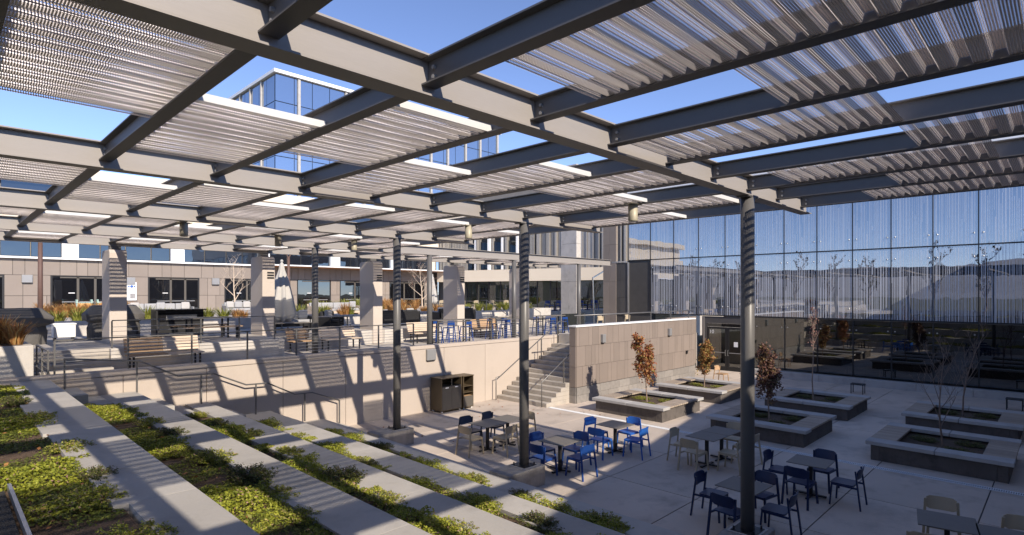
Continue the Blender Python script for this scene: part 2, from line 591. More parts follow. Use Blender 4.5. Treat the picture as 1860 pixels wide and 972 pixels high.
# ---- seating terraces
FX = [1.87, 3.55, 5.2, 6.9, 8.55]
FZ = [2.33, 1.85, 1.37, 0.87, 0.38]
BK = [1.2, 2.9, 4.58, 6.24, 8.0]
which = ['topmost', 'second highest', 'middle', 'second lowest', 'lowest']
cuts = [[-3, 2.1, 6.3, 7.6, 10.25, 13.2, 16.66], [-3, 1.2, 5.0, 6.9, 9.6, 12.6, 16.66], [-3, 2.0, 6.9, 9.06, 11.9, 14.2, 16.66],
        [-3, 3.0, 5.9, 8.3, 11.0, 13.6, 16.66], [-3, 4.3, 7.2, 8.6, 11.0, 14.6, 16.66]]
for k in range(5):
    t = thing('seating_step', which[k] + ' long pale concrete seating step of the planted slope', 'step', (FX[k], 7, 0), group='concrete seating steps')
    zb = FZ[k + 1] - 0.1 if k < 4 else -0.05
    for i in range(len(cuts[k]) - 1):
        y0, y1 = cuts[k][i] - 7 + 0.003, cuts[k][i + 1] - 7 - 0.003
        bk = BK[k] - FX[k] - (0.0, 0.07, -0.09, 0.12, 0.03)[(i * 2 + k) % 5]
        MB().box(bk, 0, y0, y1, zb, FZ[k]).build('slab', 'slab', t)
    # half steps and landing beside the wall
    if k < 4:
        MB().box(0.003, 0.52, 15.3 - 7, 16.655 - 7, zb, FZ[k] - 0.24).build('half_step', 'slab', t, bevel=0.01)
        MB().box(0.525, BK[k + 1] - FX[k] - 0.01, 15.3 - 7, 16.65 - 7, zb - 0.1, FZ[k + 1] - 0.006).build('landing', 'slab', t, bevel=0.01)
    else:
        MB().box(0.003, 0.5, 15.3 - 7, 16.655 - 7, -0.02, 0.19).build('half_step', 'slab', t, bevel=0.01)

# planting beds between the steps: sloping mulch
for k in range(5):
    x0 = -3.0 if k == 0 else FX[k - 1]
    x1 = BK[k] + 0.06
    mb = MB()
    nx, ny = (14, 44) if k == 0 else (6, 44)
    yA, yB = -3.0, (16.6 if k == 0 else 15.29)
    vs, fs = [], []
    for j in range(ny + 1):
        for i in range(nx + 1):
            x = x0 + (x1 - x0) * i / nx
            y = yA + (yB - yA) * j / ny
            z = FZ[k] - 0.06 + 0.02 * math.sin(x * 9 + y * 4) + 0.02 * math.sin(y * 7 - x * 3)
            if i == nx:
                z = FZ[k] - 0.05
            vs.append((x, y, z))
    for j in range(ny):
        for i in range(nx):
            a = j * (nx + 1) + i
            fs.append((a, a + 1, a + nx + 2, a + nx + 1))
    mb.smooth = True
    mb.add(vs, fs)
    struct('planting_bed', mb, 'mulch')
struct('slope_fill', MB().box(-6, 1.0, -3, 16.6, -0.05, 2.2).box(1.0, 1.8, -3, 16.6, -0.05, 1.7).box(1.8, 3.5, -3, 16.6, -0.05, 1.6).box(3.5, 5.1, -3, 16.6, -0.05, 1.1).box(5.1, 6.8, -3, 16.6, -0.05, .6).box(6.8, 8.1, -3, 16.6, -0.05, .2), 'soil')
struct('gravel_path', MB().box(-3, 0.5, -3, 7.6, 2.25, 2.325), 'gravel')
tag(MB().bar((0.54, 7.62, 2.35), (0.54, -2.5, 2.35), 0.03, 0.07).build('edging_strip', 'bright_steel'), 'thin bright metal edging strip beside the dark gravel at lower left', 'edging')

# ---- retaining wall of the upper terrace
rw = thing('retaining_wall', 'long cream smooth retaining wall below the upper terrace railing', 'wall', (10, 16.85, 0))
MB().box(-14, 10.78, -0.1, 0.15, -0.05, 2.26).build('core', 'joint', rw)
x = -12.0
widths = [3.1, 2.2, 1.9, 2.1, 2.05, 2.0, 2.05, 2.1, 2.0, 2.1, 2.2]
for w in widths:
    x1 = min(x + w, 10.8)
    MB().box(x + 0.006, x1 - 0.006, -0.17, -0.09, -0.05, 2.265).build('panel', 'beige_wall', rw, bevel=0.006)
    x = x1
MB().box(-14, 10.8, -0.17, 0.2, 2.275, 2.4).build('coping', 'beige_wall', rw, bevel=0.015)

# ---- terraces
L1, L2, L3 = 2.05, 2.68, 2.95
tr = MB()
tr.box(-30, 31, 17.04, 20.0, -0.05, L1)
tr.box(8.6, 31, 20.0, 22.0, -0.05, L1)
tr.box(19.95, 27.35, 14.02, 15.3, -0.05, L1 - .01)
tr.box(19.95, 31, 15.3, 17.05, -0.05, L1 - .011)
tr.box(23.8, 36, 22.0, 27.5, -0.05, L1 + .003)
struct('lower_terrace', tr, 'terrace_paving')
struct('middle_terrace', MB().box(-30, 8.6, 20.25, 27.3, -0.05, L2).box(8.6, 23.8, 22.05, 27.3, -0.05, L2), 'terrace_paving')
struct('upper_terrace', MB().box(-60, 70, 27.3, 60, -0.05, L3), 'terrace_paving')

lw = thing('low_wall', 'low pale board-marked concrete wall behind the slatted benches', 'wall', (6, 20.1, L1))
for a, b in ((-2.35, -0.0), (0.012, 2.6)):
    MB().box(a, b, -0.12, 0.12, -0.1, 0.63).build('wall_segment', 'pale_concrete', lw, bevel=0.012)
lw2 = thing('low_wall', 'low pale concrete wall running between the rectangular pillars', 'wall', (14, 22.0, L1))
for a, b in ((-5.4, -0.4), (0.25, 4.5), (5.1, 9.6)):
    MB().box(a, b, 0.0, 0.25, -0.1, 0.63).build('wall_segment', 'pale_concrete', lw2, bevel=0.012)
MB().box(-5.4, -5.15, -1.9, -0.01, -0.1, 0.63).build('return_segment', 'pale_concrete', lw2, bevel=0.012)
pw = thing('planter_wall', 'long pale concrete planter wall with grasses behind the middle terrace', 'wall', (12, 27.1, L2))
for i in range(8):
    a = -14 + i * 4.2
    MB().box(a, a + 4.18, -0.15, 0.15, -0.1, 0.5 + 0.06 * (i % 2)).build('wall_segment', 'pale_concrete', pw, bevel=0.012)
struct('planting_bed', MB().box(-2, 32, 27.3, 29.2, L3 - .1, L3 + .12), 'mulch')

# left planter block and steps between terraces
pb = thing('planter_block', 'tall pale concrete planter block with dry grass at the left edge', 'planter', (0.2, 18.2, L1))
MB().box(-3.4, 1.48, -0.7, 0.9, -0.1, 1.02).build('wall', 'pale_concrete', pb, bevel=0.015)
MB().box(-3.2, 1.3, -0.5, 0.75, 1.0, 1.03).build('soil', 'mulch', pb)
ts = thing('terrace_stairs', 'short pale steps climbing to the covered furniture at far left', 'stairs', (2.7, 19.3, L1))
for i in range(4):
    MB().box(-0.85, 0.9, i * 0.32, 1.4, 0.0 if i == 0 else i * 0.157 + .002, (i + 1) * 0.157).build('step', 'stair_concrete', ts, bevel=0.01)

# ---- broad stair from plaza to terrace
st = thing('stairs', 'broad concrete stairs rising from the plaza beside the brown tiled wall', 'stairs', (16.15, 15.2, 0))
for i in range(13):
    x0 = i * 0.285
    y0 = -1.2 if x0 < 1.35 else -1.16
    MB().box(x0, 3.85, y0 + i * 0.0004, 1.44, (i * 0.157 + .002) if i else -0.02, (i + 1) * 0.157).build('step', 'stair_concrete', st, bevel=0.012)

def handrail(label, pts, posts, r=0.021, cat='handrail'):
    t = thing('handrail', label, cat, pts[0])
    o = Vector(pts[0])
    mb = MB()
    mb.tube([Vector(p) - o for p in pts], r, 8)
    mb.build('rail', 'rail_steel', t)
    for (x, y, z0, z1) in posts:
        MB().bar(Vector((x, y, z0)) - o, Vector((x, y, z1)) - o, 0.032, 0.045).build('post', 'rail_steel', t)
    return t

sl = 0.157 / 0.285
handrail('inclined handrail on the cream wall side of the broad stairs', [(15.85, 16.42, 0.02), (15.85, 16.42, 0.92), (16.1, 16.42, 0.95), (16.1 + 3.75, 16.42, 0.98 + 3.75 * sl), (20.25, 16.42, 3.0)],
         [(17.6, 16.42, 0.6, 1.75), (18.6, 16.42, 1.3, 2.3), (19.7, 16.42, 1.9, 2.93)])
handrail('short inclined handrail at the near edge of the broad stairs', [(16.05, 14.15, 0.02), (16.05, 14.15, 0.95), (17.9, 14.15, 0.97 + 1.85 * sl)], [(17.35, 14.15, 0.55, 1.62)])
# stepped handrail along the cream wall, down the seating steps
hp = [(2.1, 16.45, 3.0), (3.4, 16.45, 2.62)]
handrail('cranked handrail stepping down along the cream wall beside the seating steps',
         [(2.1, 16.45, 2.8), (3.6, 16.45, 2.62), (4.45, 16.45, 2.16), (5.3, 16.45, 2.14), (6.15, 16.45, 1.74), (6.75, 16.45, 1.72), (7.55, 16.45, 1.3), (8.1, 16.45, 1.28), (9.0, 16.45, 0.92)],
         [(2.12, 16.45, 2.05, 2.8), (3.54, 16.45, 1.8, 2.62), (5.0, 16.45, 1.34, 2.14), (6.42, 16.45, 0.85, 1.72), (7.86, 16.45, 0.45, 1.29), (9.0, 16.45, 0.02, 0.93)])

# ---- brown tiled wall
bw = thing('tiled_wall', 'brown vertical tiled wall with stone base right of the broad stairs', 'wall', (24, 13.85, 0))
MB().box(-6.42, 3.4, -0.11, 0.15, -0.05, 2.96).build('core', 'joint', bw)
def tile_row(parent, x0, x1, y0, y1, z0, z1, wset, matname, gap=0.006, name='tile', skip=()):
    x = x0
    while x < x1 - 0.05:
        w = random.choice(wset)
        if x1 - (x + w) < 0.15:
            w = x1 - x
        a, b = x + gap, x + w - gap
        if not any(a < s1 and b > s0 and z0 < sz1 and z1 > sz0 for (s0, s1, sz0, sz1) in skip):
            MB().box(a, b, y0, y1, z0 + gap, z1 - gap).build(name, matname, parent)
        x += w
rows = [(0.62, 1.42), (1.42, 2.22), (2.22, 2.97)]
for r_ in rows:
    tile_row(bw, -6.45, 3.42, -0.15, -0.1, r_[0], r_[1], (0.24, 0.24, 0.42, 0.42, 0.6), 'brown_tile', 0.005)
    MB().box(-6.48, -6.42, -0.15, 0.15, r_[0] + .006, r_[1] - .006).build('end_tile', 'brown_tile', bw)
    for q in range(3):
        MB().box(3.38, 3.43, 0.16 + q * .45, .6 + q * .45, r_[0] + .006, r_[1] - .006).build('return_tile', 'brown_tile', bw)
for z0, z1 in ((0.0, 0.3), (0.3, 0.61)):
    tile_row(bw, -6.46, 3.43, -0.165, -0.1, z0, z1, (0.7, 0.8), 'stone', 0.004, 'base_stone')
    MB().box(-6.49, -6.42, -0.165, 0.15, z0 + .004, z1 - .004).build('end_stone', 'stone', bw)
MB().box(-6.5, 3.45, -0.19, 0.19, 2.98, 3.04).build('cap', 'white', bw)
handrail('low steel rail above the white cap of the brown tiled wall', [(17.7, 13.9, 3.42), (27.3, 13.9, 3.42)],
         [(17.9 + 1.85 * i, 13.9, 3.04, 3.42) for i in range(6)], 0.025, 'railing')
for i, (x, s) in enumerate(((19.3, 'left'), (24.75, 'right'))):
    wl = thing('wall_light', s + ' grey boxed light on the brown tiled wall', 'wall light', (x, 13.7, 2.45))
    MB().box(-0.11, 0.11, -0.12, 0.0, -0.17, 0.17).build('housing', 'fixture_grey', wl, bevel=0.01)
    MB().box(-0.09, 0.09, -0.1, -0.01, -0.19, -0.172).build('lens', 'black_metal', wl)
ol = thing('wall_outlet', 'small black outlet box low on the brown tiled wall', 'outlet', (26.5, 13.7, 1.35))
MB().box(-0.06, 0.06, -0.06, 0, -0.08, 0.08).build('box', 'black_metal', ol)
MB().box(-0.07, 0.07, -0.075, -0.06, 0.02, 0.09).build('hood', 'black_metal', ol)
wl = thing('wall_light', 'square dark light on the cream wall above the waste cabinets', 'wall light', (12.75, 16.68, 2.06))
MB().box(-0.2, 0.2, -0.1, 0.0, -0.2, 0.2).build('housing', 'fixture_grey', wl, bevel=0.012)
MB().box(-0.17, 0.17, -0.09, -0.01, -0.215, -0.2).build('lens', 'black_metal', wl)

# ---- cable railings
def cable_rail(label, a, b, zb, zt, npost, cables=7):
    t = thing('cable_railing', label, 'railing', (a[0], a[1], zb))
    A, B = Vector((0, 0, 0)), Vector((b[0] - a[0], b[1] - a[1], 0))
    h = zt - zb
    MB().bar(A + Vector((0, 0, h)), B + Vector((0, 0, h)), 0.05, 0.03).build('top_rail', 'rail_steel', t)
    for i in range(npost):
        p = A.lerp(B, i / (npost - 1))
        MB().bar(p, p + Vector((0, 0, h - 0.016)), 0.035, 0.045).build('post', 'rail_steel', t)
    for i in range(cables):
        z = 0.1 + i * (h - 0.16) / cables
        MB().tube([A + Vector((0, 0, z)), B + Vector((0, 0, z))], 0.006, 5).build('cable', 'bright_steel', t)
    return t
cable_rail('cable railing along the cream wall top in front of the slatted benches', (2.0, 16.95), (12.2, 16.95), 2.4, 3.2, 8)
cable_rail('cable railing along the cream wall top in front of the high tables', (13.3, 16.95), (20.3, 16.95), 2.4, 3.2, 6)
cable_rail('short cable railing on the low board-marked wall of the middle terrace', (3.7, 20.12), (8.5, 20.12), 2.68, 3.5, 5, 5)
cable_rail('cable railing turning up beside the far left terrace steps', (1.9, 17.1), (1.9, 19.2), 2.05, 2.95, 3, 6)

# ================================================================== PERGOLA
GY = [-1.25, 3.72, 8.70, 13.67, 18.62, 22.5]
ZB = 5.87          # underside of the girders
GH, GW = 0.33, 0.21
JH, JW = 0.215, 0.14
X0, DX = 1.53, 1.29
def jx(j):
    return X0 + DX * j
per = thing('pergola', 'large grey steel pergola with perforated corrugated roof panels over the courtyard', 'pergola', (3, 10, 0))
PO = Vector((3, 10, 0))
def ibeam(w, h, tw=0.012, tf=0.016):
    a = w / 2
    t = tw / 2
    return [(-a, 0), (a, 0), (a, tf), (t, tf), (t, h - tf), (a, h - tf), (a, h), (-a, h), (-a, h - tf), (-t, h - tf), (-t, tf), (-a, tf)]
for n, y in enumerate(GY):
    x1 = 12.15 if n < 4 else 27.0
    mb = MB()
    mb.prism([(p[0] + y - PO.y, p[1] + ZB) for p in ibeam(GW, GH)], 0, -6.5 - PO.x, x1 - PO.x)
    gd = mb.build('girder', 'steel', per)
    # bearing stiffeners beside the columns
    if n == 4:
        sp = MB()
        for i in range(2):
            for k in range(5):
                sp.box(12.55 + i * .12 - PO.x, 12.58 + i * .12 - PO.x, y - PO.y - 0.02, y - PO.y - .006, ZB + .05 + k * .05, ZB + .075 + k * .05)
        sp.build('splice_bolts', 'steel', gd)
JZ = ZB + GH - JH - 0.012
for j in range(-6, 20):
    ya, yb = (-2.6, 22.7) if j <= 8 else (18.64, 22.7)
    mb = MB()
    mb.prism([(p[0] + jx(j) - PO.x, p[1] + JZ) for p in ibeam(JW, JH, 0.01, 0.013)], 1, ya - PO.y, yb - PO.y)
    jo = mb.build('joist', 'shaded_joist_steel', per)
    if -2 <= j <= 8:
        mb = MB()
        for y in GY[1:5]:
            for dz in (0.06, 0.135):
                mb.tube([(jx(j) - PO.x - 0.005, y - PO.y - 0.1, JZ + dz), (jx(j) - PO.x - 0.03, y - PO.y - 0.1, JZ + dz)], 0.017, 6)
        mb.build('connection_bolts', 'fixture_grey', jo)['kind'] = 'stuff'

# deck panels: trapezoid ribs along x, sitting on the lower flanges of the joists
RIB = 0.2
def deck_mesh(nr):
    mb = MB()
    w = DX - 0.03
    xs = (-w / 2, w / 2)
    L = nr * RIB
    prof = [(-L / 2, 0)]
    cur = []
    y = -L / 2
    for i in range(nr):
        cur += [(y, 0.0, 0), (y + 0.095, 0.0, 1), (y + 0.115, 0.072, 0), (y + 0.18, 0.072, 1), (y + RIB, 0.0, None)]
        y += RIB
    for i in range(nr):
        base = cur[i * 5:(i + 1) * 5]
        for k in range(4):
            (ya, za, _), (yb, zb, _) = base[k], base[k + 1]
            mb.cur = 0 if k in (0, 2) else 1
            mb.add([(xs[0], ya, za), (xs[1], ya, za), (xs[1], yb, zb), (xs[0], yb, zb)], [(0, 3, 2, 1)])
    return mb.mesh('deck_panel', ['deck_flat', 'deck_rib'])
DECK = {n: deck_mesh(n) for n in (9, 12)}
FL = MB().box(-(DX - .03) / 2, (DX - .03) / 2, -0.012, -0.002, -0.004, 0.066).mesh('edge_flashing', ['flashing'])
#SC = MB().box(-(DX - .03) / 2, (DX - .03) / 2, 0.0, 0.006, -0.002, 0.075).mesh('edge_closure', ['deck_web'])
def panel(j, y0, n=12, trim=True):
    L = n * RIB
    c = Vector((jx(j) + DX / 2, y0 + L / 2, JZ + 0.016)) - PO
    o = link('deck_panel', DECK[n], per, c)
    if trim:
        link('edge_flashing', FL, o, (0, -L / 2, 0))
    return o
OFF = {-6: 0.6, -5: 1.7, -4: 0.6, -3: 2.38, -2: 1.2, -1: 0.2, 0: 1.7, 1: 0.6, 2: 2.38, 3: 1.22, 4: 0.2, 5: 1.85, 6: 0.68, 7: 2.4}
FRONT = {-6: -1.0, -5: 0.6, -4: -0.9, -3: 0.3, -2: -1.0, -1: 0.65, 0: -1.0, 1: 0.53, 2: -0.6, 3: 1.14, 4: -1.18, 5: 0.6, 6: -0.55, 7: 0.04}
for j in range(-6, 8):
    panel(j, FRONT[j], 12, False)
    for n in range(1, 5):
        y0 = GY[n] + OFF[j] + (0.3 if (j == 1 and n == 2) else 0)
        if n < 4:
            panel(j, y0)
        else:
            panel(j, y0 if OFF[j] < 1.3 else 20.75, 9)
for j in range(8, 19):
    panel(j, GY[4] + (0.2, 1.5, 0.6, 1.9)[j % 4], 9)

def column(x, y, z0, z1, r=0.108):
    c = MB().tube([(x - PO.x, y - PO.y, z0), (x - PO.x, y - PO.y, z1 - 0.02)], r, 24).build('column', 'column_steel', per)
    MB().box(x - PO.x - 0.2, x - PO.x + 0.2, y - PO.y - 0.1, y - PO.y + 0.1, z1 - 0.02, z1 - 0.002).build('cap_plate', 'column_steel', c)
    mb = MB().box(x - PO.x - 0.2, x - PO.x + 0.2, y - PO.y - 0.2, y - PO.y + 0.2, z0 + .001, z0 + 0.022)
    for sx in (-1, 1):
        for sy in (-1, 1):
            mb.tube([(x - PO.x + sx * 0.16, y - PO.y + sy * 0.16, z0 + .02), (x - PO.x + sx * 0.16, y - PO.y + sy * 0.16, z0 + 0.075)], 0.017, 6)
    mb.build('base_plate', 'black_metal', c)
for y in (3.72, 8.70, 13.67):
    column(9.27, y, 0.45, ZB)
for x in (9.27, 14.2, 19.15, 24.1):
    column(x, GY[4], L1, ZB)
for y, lab in ((3.72, 'nearest concrete column footing beside the front blue table set'), (8.70, 'middle concrete column footing beside a blue table set'), (13.67, 'farthest concrete column footing near the waste cabinets')):
    f = thing('column_footing', lab, 'footing', (9.2, y, 0), group='pergola column footings')
    MB().box(-0.72, 0.45, -0.3, 0.3, -0.02, 0.45).build('block', 'footing_concrete', f, bevel=0.02)
    MB().box(-0.17, 0.31, -0.24, 0.24, 0.45, 0.462).build('grout_pad', 'cap_concrete', f)

# rectangular pillars under the last girder
pn = ['leftmost', 'second from left', 'third from left, left of the bare small tree', 'fourth from left, behind the high tables', 'fifth from left, behind a pergola column']
for i, x in enumerate((3.98, 8.83, 13.68, 18.54, 23.4)):
    p = thing('pillar', 'tall beige rendered rectangular pillar, ' + pn[i], 'pillar', (x + 0.24, 22.58, L1), group='rendered pillars')
    ztop = 5.72 - L1
    MB().prism([(-0.575, 0.0), (0.575, 0.0), (0.575, ztop - 0.09), (0.48, ztop), (-0.48, ztop), (-0.575, ztop - 0.09)], 0, -0.24, 0.24).build('shaft', 'pillar_stucco', p, bevel=0.02)
    MB().box(-0.15, 0.15, -0.2, 0.1, ztop, ZB - L1 - 0.002).build('bearing_plate', 'column_steel', p)
    if i != 0:
        mb = MB()
        for k in range(3):
            mb.box(-0.06, 0.2, -0.592, -0.574, 3.02 - k * 0.1, 3.08 - k * 0.1)
        mb.build('louvre', 'black_metal', p)

# pendant lights
for i, (x, y, lab) in enumerate(((4.15, 14.9, 'leftmost'), (6.9, 16.1, 'second from left'), (9.2, 15.9, 'third from left, left of the slim middle column'), (9.2, 10.5, 'fourth from left, between two slim columns'), (9.15, 5.8, 'rightmost, before the glass facade'))):
    t = thing('pendant_light', 'beige drum light under the pergola roof, ' + lab, 'light', (x, y, JZ - .33), group='drum lights under the pergola')
    MB().lathe([(0.082, 0.0), (0.088, 0.02), (0.088, 0.31)], 20).build('drum', 'lamp_body', t)
    MB().box(-0.16, 0.16, -0.09, 0.09, 0.31, 0.33).build('mounting_plate', 'lamp_body', t)
    MB().lathe([(0.07, -0.005), (0.07, 0.0)], 20).build('lens', 'white', t)

# ================================================================== GLASS BUILDING (right)
XG = 30.8
ga = thing('glass_building', 'two storey glass facade with printed vertical lines on the right of the plaza', 'building', (XG, 8, 0))
YM = [2.68 + 1.56 * k for k in range(-7, 12)]          # mullion lines up to 19.84
ZR = [3.06, 6.37, 9.68]
for r_ in range(2):
    for i in range(len(YM) - 1):
        ya, yb = YM[i] - 8 + 0.012, YM[i + 1] - 8 - 0.012
        if r_ == 0 and YM[i] > 18.2:
            continue
        p = MB().box(0.0, 0.03, ya, yb, ZR[r_] + 0.012, ZR[r_ + 1] - 0.012).build('pane', 'frit_glass', ga)
        if YM[i] > 0:
            mb = MB()
            for yy in (ya + 0.14, yb - 0.14):
                for zz in (ZR[r_] + 0.5, ZR[r_ + 1] - 0.5):
                    mb.lathe([(0.0, 0), (0.034, 0.002), (0.034, 0.03), (0.0, 0.034)], 8)
                    # turn the little disc to face the plaza
                    nv = 32
                    for q in range(len(mb.v) - nv, len(mb.v)):
                        vx, vy, vz = mb.v[q]
                        mb.v[q] = (-vz, vy + yy, vx + zz)
            mb.build('glass_bolts', 'bright_steel', p)['kind'] = 'stuff'
for y in YM:
    MB().box(-0.02, 0.1, y - 8 - 0.02, y - 8 + 0.02, 3.02, 9.7).build('mullion', 'black_metal', ga)
for z in ZR:
    MB().box(-0.022, 0.1, YM[0] - 8, YM[-1] - 8 + 0.02, z - 0.03, z + 0.03).build('transom', 'black_metal', ga)
MB().box(0.0, 0.6, YM[0] - 8, YM[-1] - 8 + .1, 9.72, 11.3).build('parapet', 'white', ga)
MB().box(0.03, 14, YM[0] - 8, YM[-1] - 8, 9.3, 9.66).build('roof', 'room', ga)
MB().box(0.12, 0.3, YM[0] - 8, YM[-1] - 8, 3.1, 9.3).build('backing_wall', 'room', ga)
# ground floor
for i in range(len(YM) - 1):
    if YM[i] > 11.0:
        continue
    MB().box(0.1, 0.12, YM[i] - 8 + 0.015, YM[i + 1] - 8 - 0.015, 0.33, 3.0).build('ground_pane', 'lower_glass', ga)
    mb = MB()
    for yy in (YM[i] - 8 + 0.14, YM[i + 1] - 8 - 0.14):
        mb.box(0.07, 0.1, yy - 0.025, yy + 0.025, 2.52, 2.57)
    mb.build('glass_bolts', 'bright_steel', ga)['kind'] = 'stuff'
    MB().box(0.06, 0.18, YM[i] - 8 - 0.025, YM[i] - 8 + 0.025, 0.33, 3.02).build('ground_mullion', 'black_metal', ga)
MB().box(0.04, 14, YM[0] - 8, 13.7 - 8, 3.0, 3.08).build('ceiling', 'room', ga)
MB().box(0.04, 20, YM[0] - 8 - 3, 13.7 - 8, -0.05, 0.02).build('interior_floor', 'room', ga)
MB().box(13.8, 14, YM[0] - 8 - 3, 13.7 - 8, 0, 3.0).build('interior_wall', 'room', ga)
mb = MB()
for q in range(9):        # skewed side wall seen through the glass
    x0 = 1.0 + q * 1.5
    y0 = 1.46 + 0.19 * (XG + x0 - 35.7) - 8
    mb.add([(x0, y0, 0.02), (x0 + 1.46, y0 + .28, 0.02), (x0 + 1.46, y0 + .28, 3.0), (x0, y0, 3.0),
            (x0, y0 - .2, 0.02), (x0 + 1.46, y0 + .08, 0.02), (x0 + 1.46, y0 + .08, 3.0), (x0, y0 - .2, 3.0)],
           [(3, 2, 1, 0), (4, 5, 6, 7), (0, 4, 7, 3), (1, 2, 6, 5), (3, 7, 6, 2), (0, 1, 5, 4)])
mb.build('interior_side_wall', 'interior_wall', ga)
# furniture inside, dim behind the glass
for (x, y, lab) in ((34.5, 7.6, 'nearest the glass corner'), (36.5, 5.2, 'in the middle'), (35.2, 3.4, 'right')):
    t = thing('indoor_table', 'dim long table with bench inside the glass ground floor, ' + lab, 'table', (x, y, 0.02))
    MB().box(-0.4, 0.4, -0.9, 0.9, 0.7, 0.75).build('table_top', 'wood_grey', t)
    for sy in (-0.75, 0.75):
        MB().box(-0.3, 0.3, sy - 0.03, sy + 0.03, 0, 0.7).build('leg', 'black_metal', t)
    MB().box(-0.85, -0.55, -0.9, 0.9, 0.42, 0.46).box(-0.8, -0.6, -0.8, -0.74, 0, .42).box(-0.8, -0.6, 0.74, 0.8, 0, .42).build('bench', 'wood_grey', t)

# entrance number 10
dn = thing('entrance', 'dark framed double glass door marked 10 in the corner', 'door', (XG, 13.4, 0))
MB().box(0.02, 0.14, -1.25, 1.55, 2.62, 3.0).build('transom_panel', 'dark_tile', dn)
for a, b in ((-1.25, -1.08), (1.28, 1.55)):
    MB().box(0.02, 0.14, a, b, 0, 2.62).build('side_panel', 'dark_tile', dn)
for n_, (a, b) in enumerate(((-1.07, 0.09), (0.11, 1.27))):
    leaf = MB().box(0.03, 0.08, a, a + 0.11, 0.02, 2.42).box(0.03, 0.08, b - 0.11, b, 0.02, 2.42).box(0.03, 0.08, a + .11, b - .11, 2.31, 2.42).box(0.03, 0.08, a + .11, b - .11, 0.02, 0.24).build('door_leaf', 'black_metal', dn)
    MB().box(0.05, 0.06, a + 0.11, b - 0.11, 0.24, 2.31).build('pane', 'lower_glass', leaf)
    MB().box(0.02, 0.05, a + .1, b - .1, 0.98, 1.02).build('push_bar', 'fixture_grey', leaf)
    yh = b - 0.06 if n_ == 0 else a + 0.06
    sg = -1 if n_ == 0 else 1
    MB().tube([(0.03, yh, 0.85), (-0.05, yh, 0.85), (-0.05, yh, 1.15), (0.03, yh, 1.15)], 0.016, 6).build('handle', 'bright_steel', leaf)
MB().box(0.02, 0.14, -1.08, 1.28, 2.43, 2.61).build('fanlight', 'dark_glass', dn)
MB().box(-0.02, 0.16, 1.4, 1.47, 0, 2.98).build('frame_trim', 'bright_steel', dn)
MB().box(0.03, 0.035, -0.5, -0.28, 1.35, 1.62).build('paper_notice', 'white', dn)
def text_mesh(s, size, matname):
    cu = bpy.data.curves.new('lettering', 'FONT')
    cu.body = s
    cu.size = size
    cu.extrude = 0.002
    cu.align_x = 'CENTER'
    o = bpy.data.objects.new('lettering', cu)
    COL.objects.link(o)
    dg = bpy.context.evaluated_depsgraph_get()
    me = bpy.data.meshes.new_from_object(o.evaluated_get(dg))
    bpy.data.objects.remove(o)
    me.materials.clear()
    me.materials.append(M[matname])
    return me
tx = link('number', text_mesh('10', 0.27, 'white'), dn, (0.02, 0.98, 2.06))
tx.rotation_euler = (R(90), 0, R(-90))
rc = thing('recess_wall', 'dark brown tiled side wall of the recess left of door 10', 'wall', (29.1, 15.25, 0))
MB().box(-1.7, 1.65, 0.02, 0.1, 0, 3.0).build('core', 'joint', rc)
for q in range(6):
    MB().box(-1.7 + q * .55 + .005, -1.16 + q * .55, 0, 0.03, 0.3, 2.98).build('tile', 'brown_tile', rc)
# dark tiled box beside the curtain wall and low kerb
db = thing('tiled_corner', 'charcoal tiled block at the left end of the glass facade', 'wall', (XG, 20.5, L1))
MB().box(0.02, 0.6, -2.22, 0.55, 0, 4.2).build('core', 'joint', db)
for i in range(3):
    for k in range(2):
        MB().box(-0.02, 0.03, -0.6 + k * 0.58, -0.03 + k * 0.58, 0.9 + i * 1.1, 1.98 + i * 1.1).build('tile', 'dark_tile', db)
MB().box(-0.06, 0.03, -0.7, -0.62, 0.9, 4.3).build('edge_trim', 'bright_steel', db)
MB().box(-0.06, 0.03, -0.7, 0.58, 4.22, 4.3).build('top_trim', 'bright_steel', db)
kb = thing('kerb_wall', 'low concrete kerb wall along the foot of the glass facade', 'wall', (30.35, 4, 0))
for i in range(9):
    a = -9 + i * 1.95
    MB().box(-0.2, 0.2, a + 0.004, min(a + 1.946, 8.1), -0.02, 0.33).build('kerb', 'cap_concrete', kb, bevel=0.012)

# tall fin columns between the glass building and the wing
for (x, y0, y1, z1, m_, lab) in ((28.3, 22.05, 23.3, 12.5, 'pale_concrete', 'tall pale panelled column standing behind the stair landing'), (30.75, 20.75, 21.75, 12.5, 'facade_tile', 'tall brown panelled column at the left end of the glass facade')):
    t = thing('tall_column', lab, 'column', (x, (y0 + y1) / 2, L1))
    h = (y1 - y0) / 2
    z = 0
    for dz in (3.0, 2.4, 2.4, 2.6):
        MB().box(0, 0.45, -h, -0.004, z + .006, z + dz - .006).build('panel', m_, t)
        MB().box(0, 0.45, 0.004, h, z + .006, z + dz - .006).build('panel', m_, t)
        z += dz

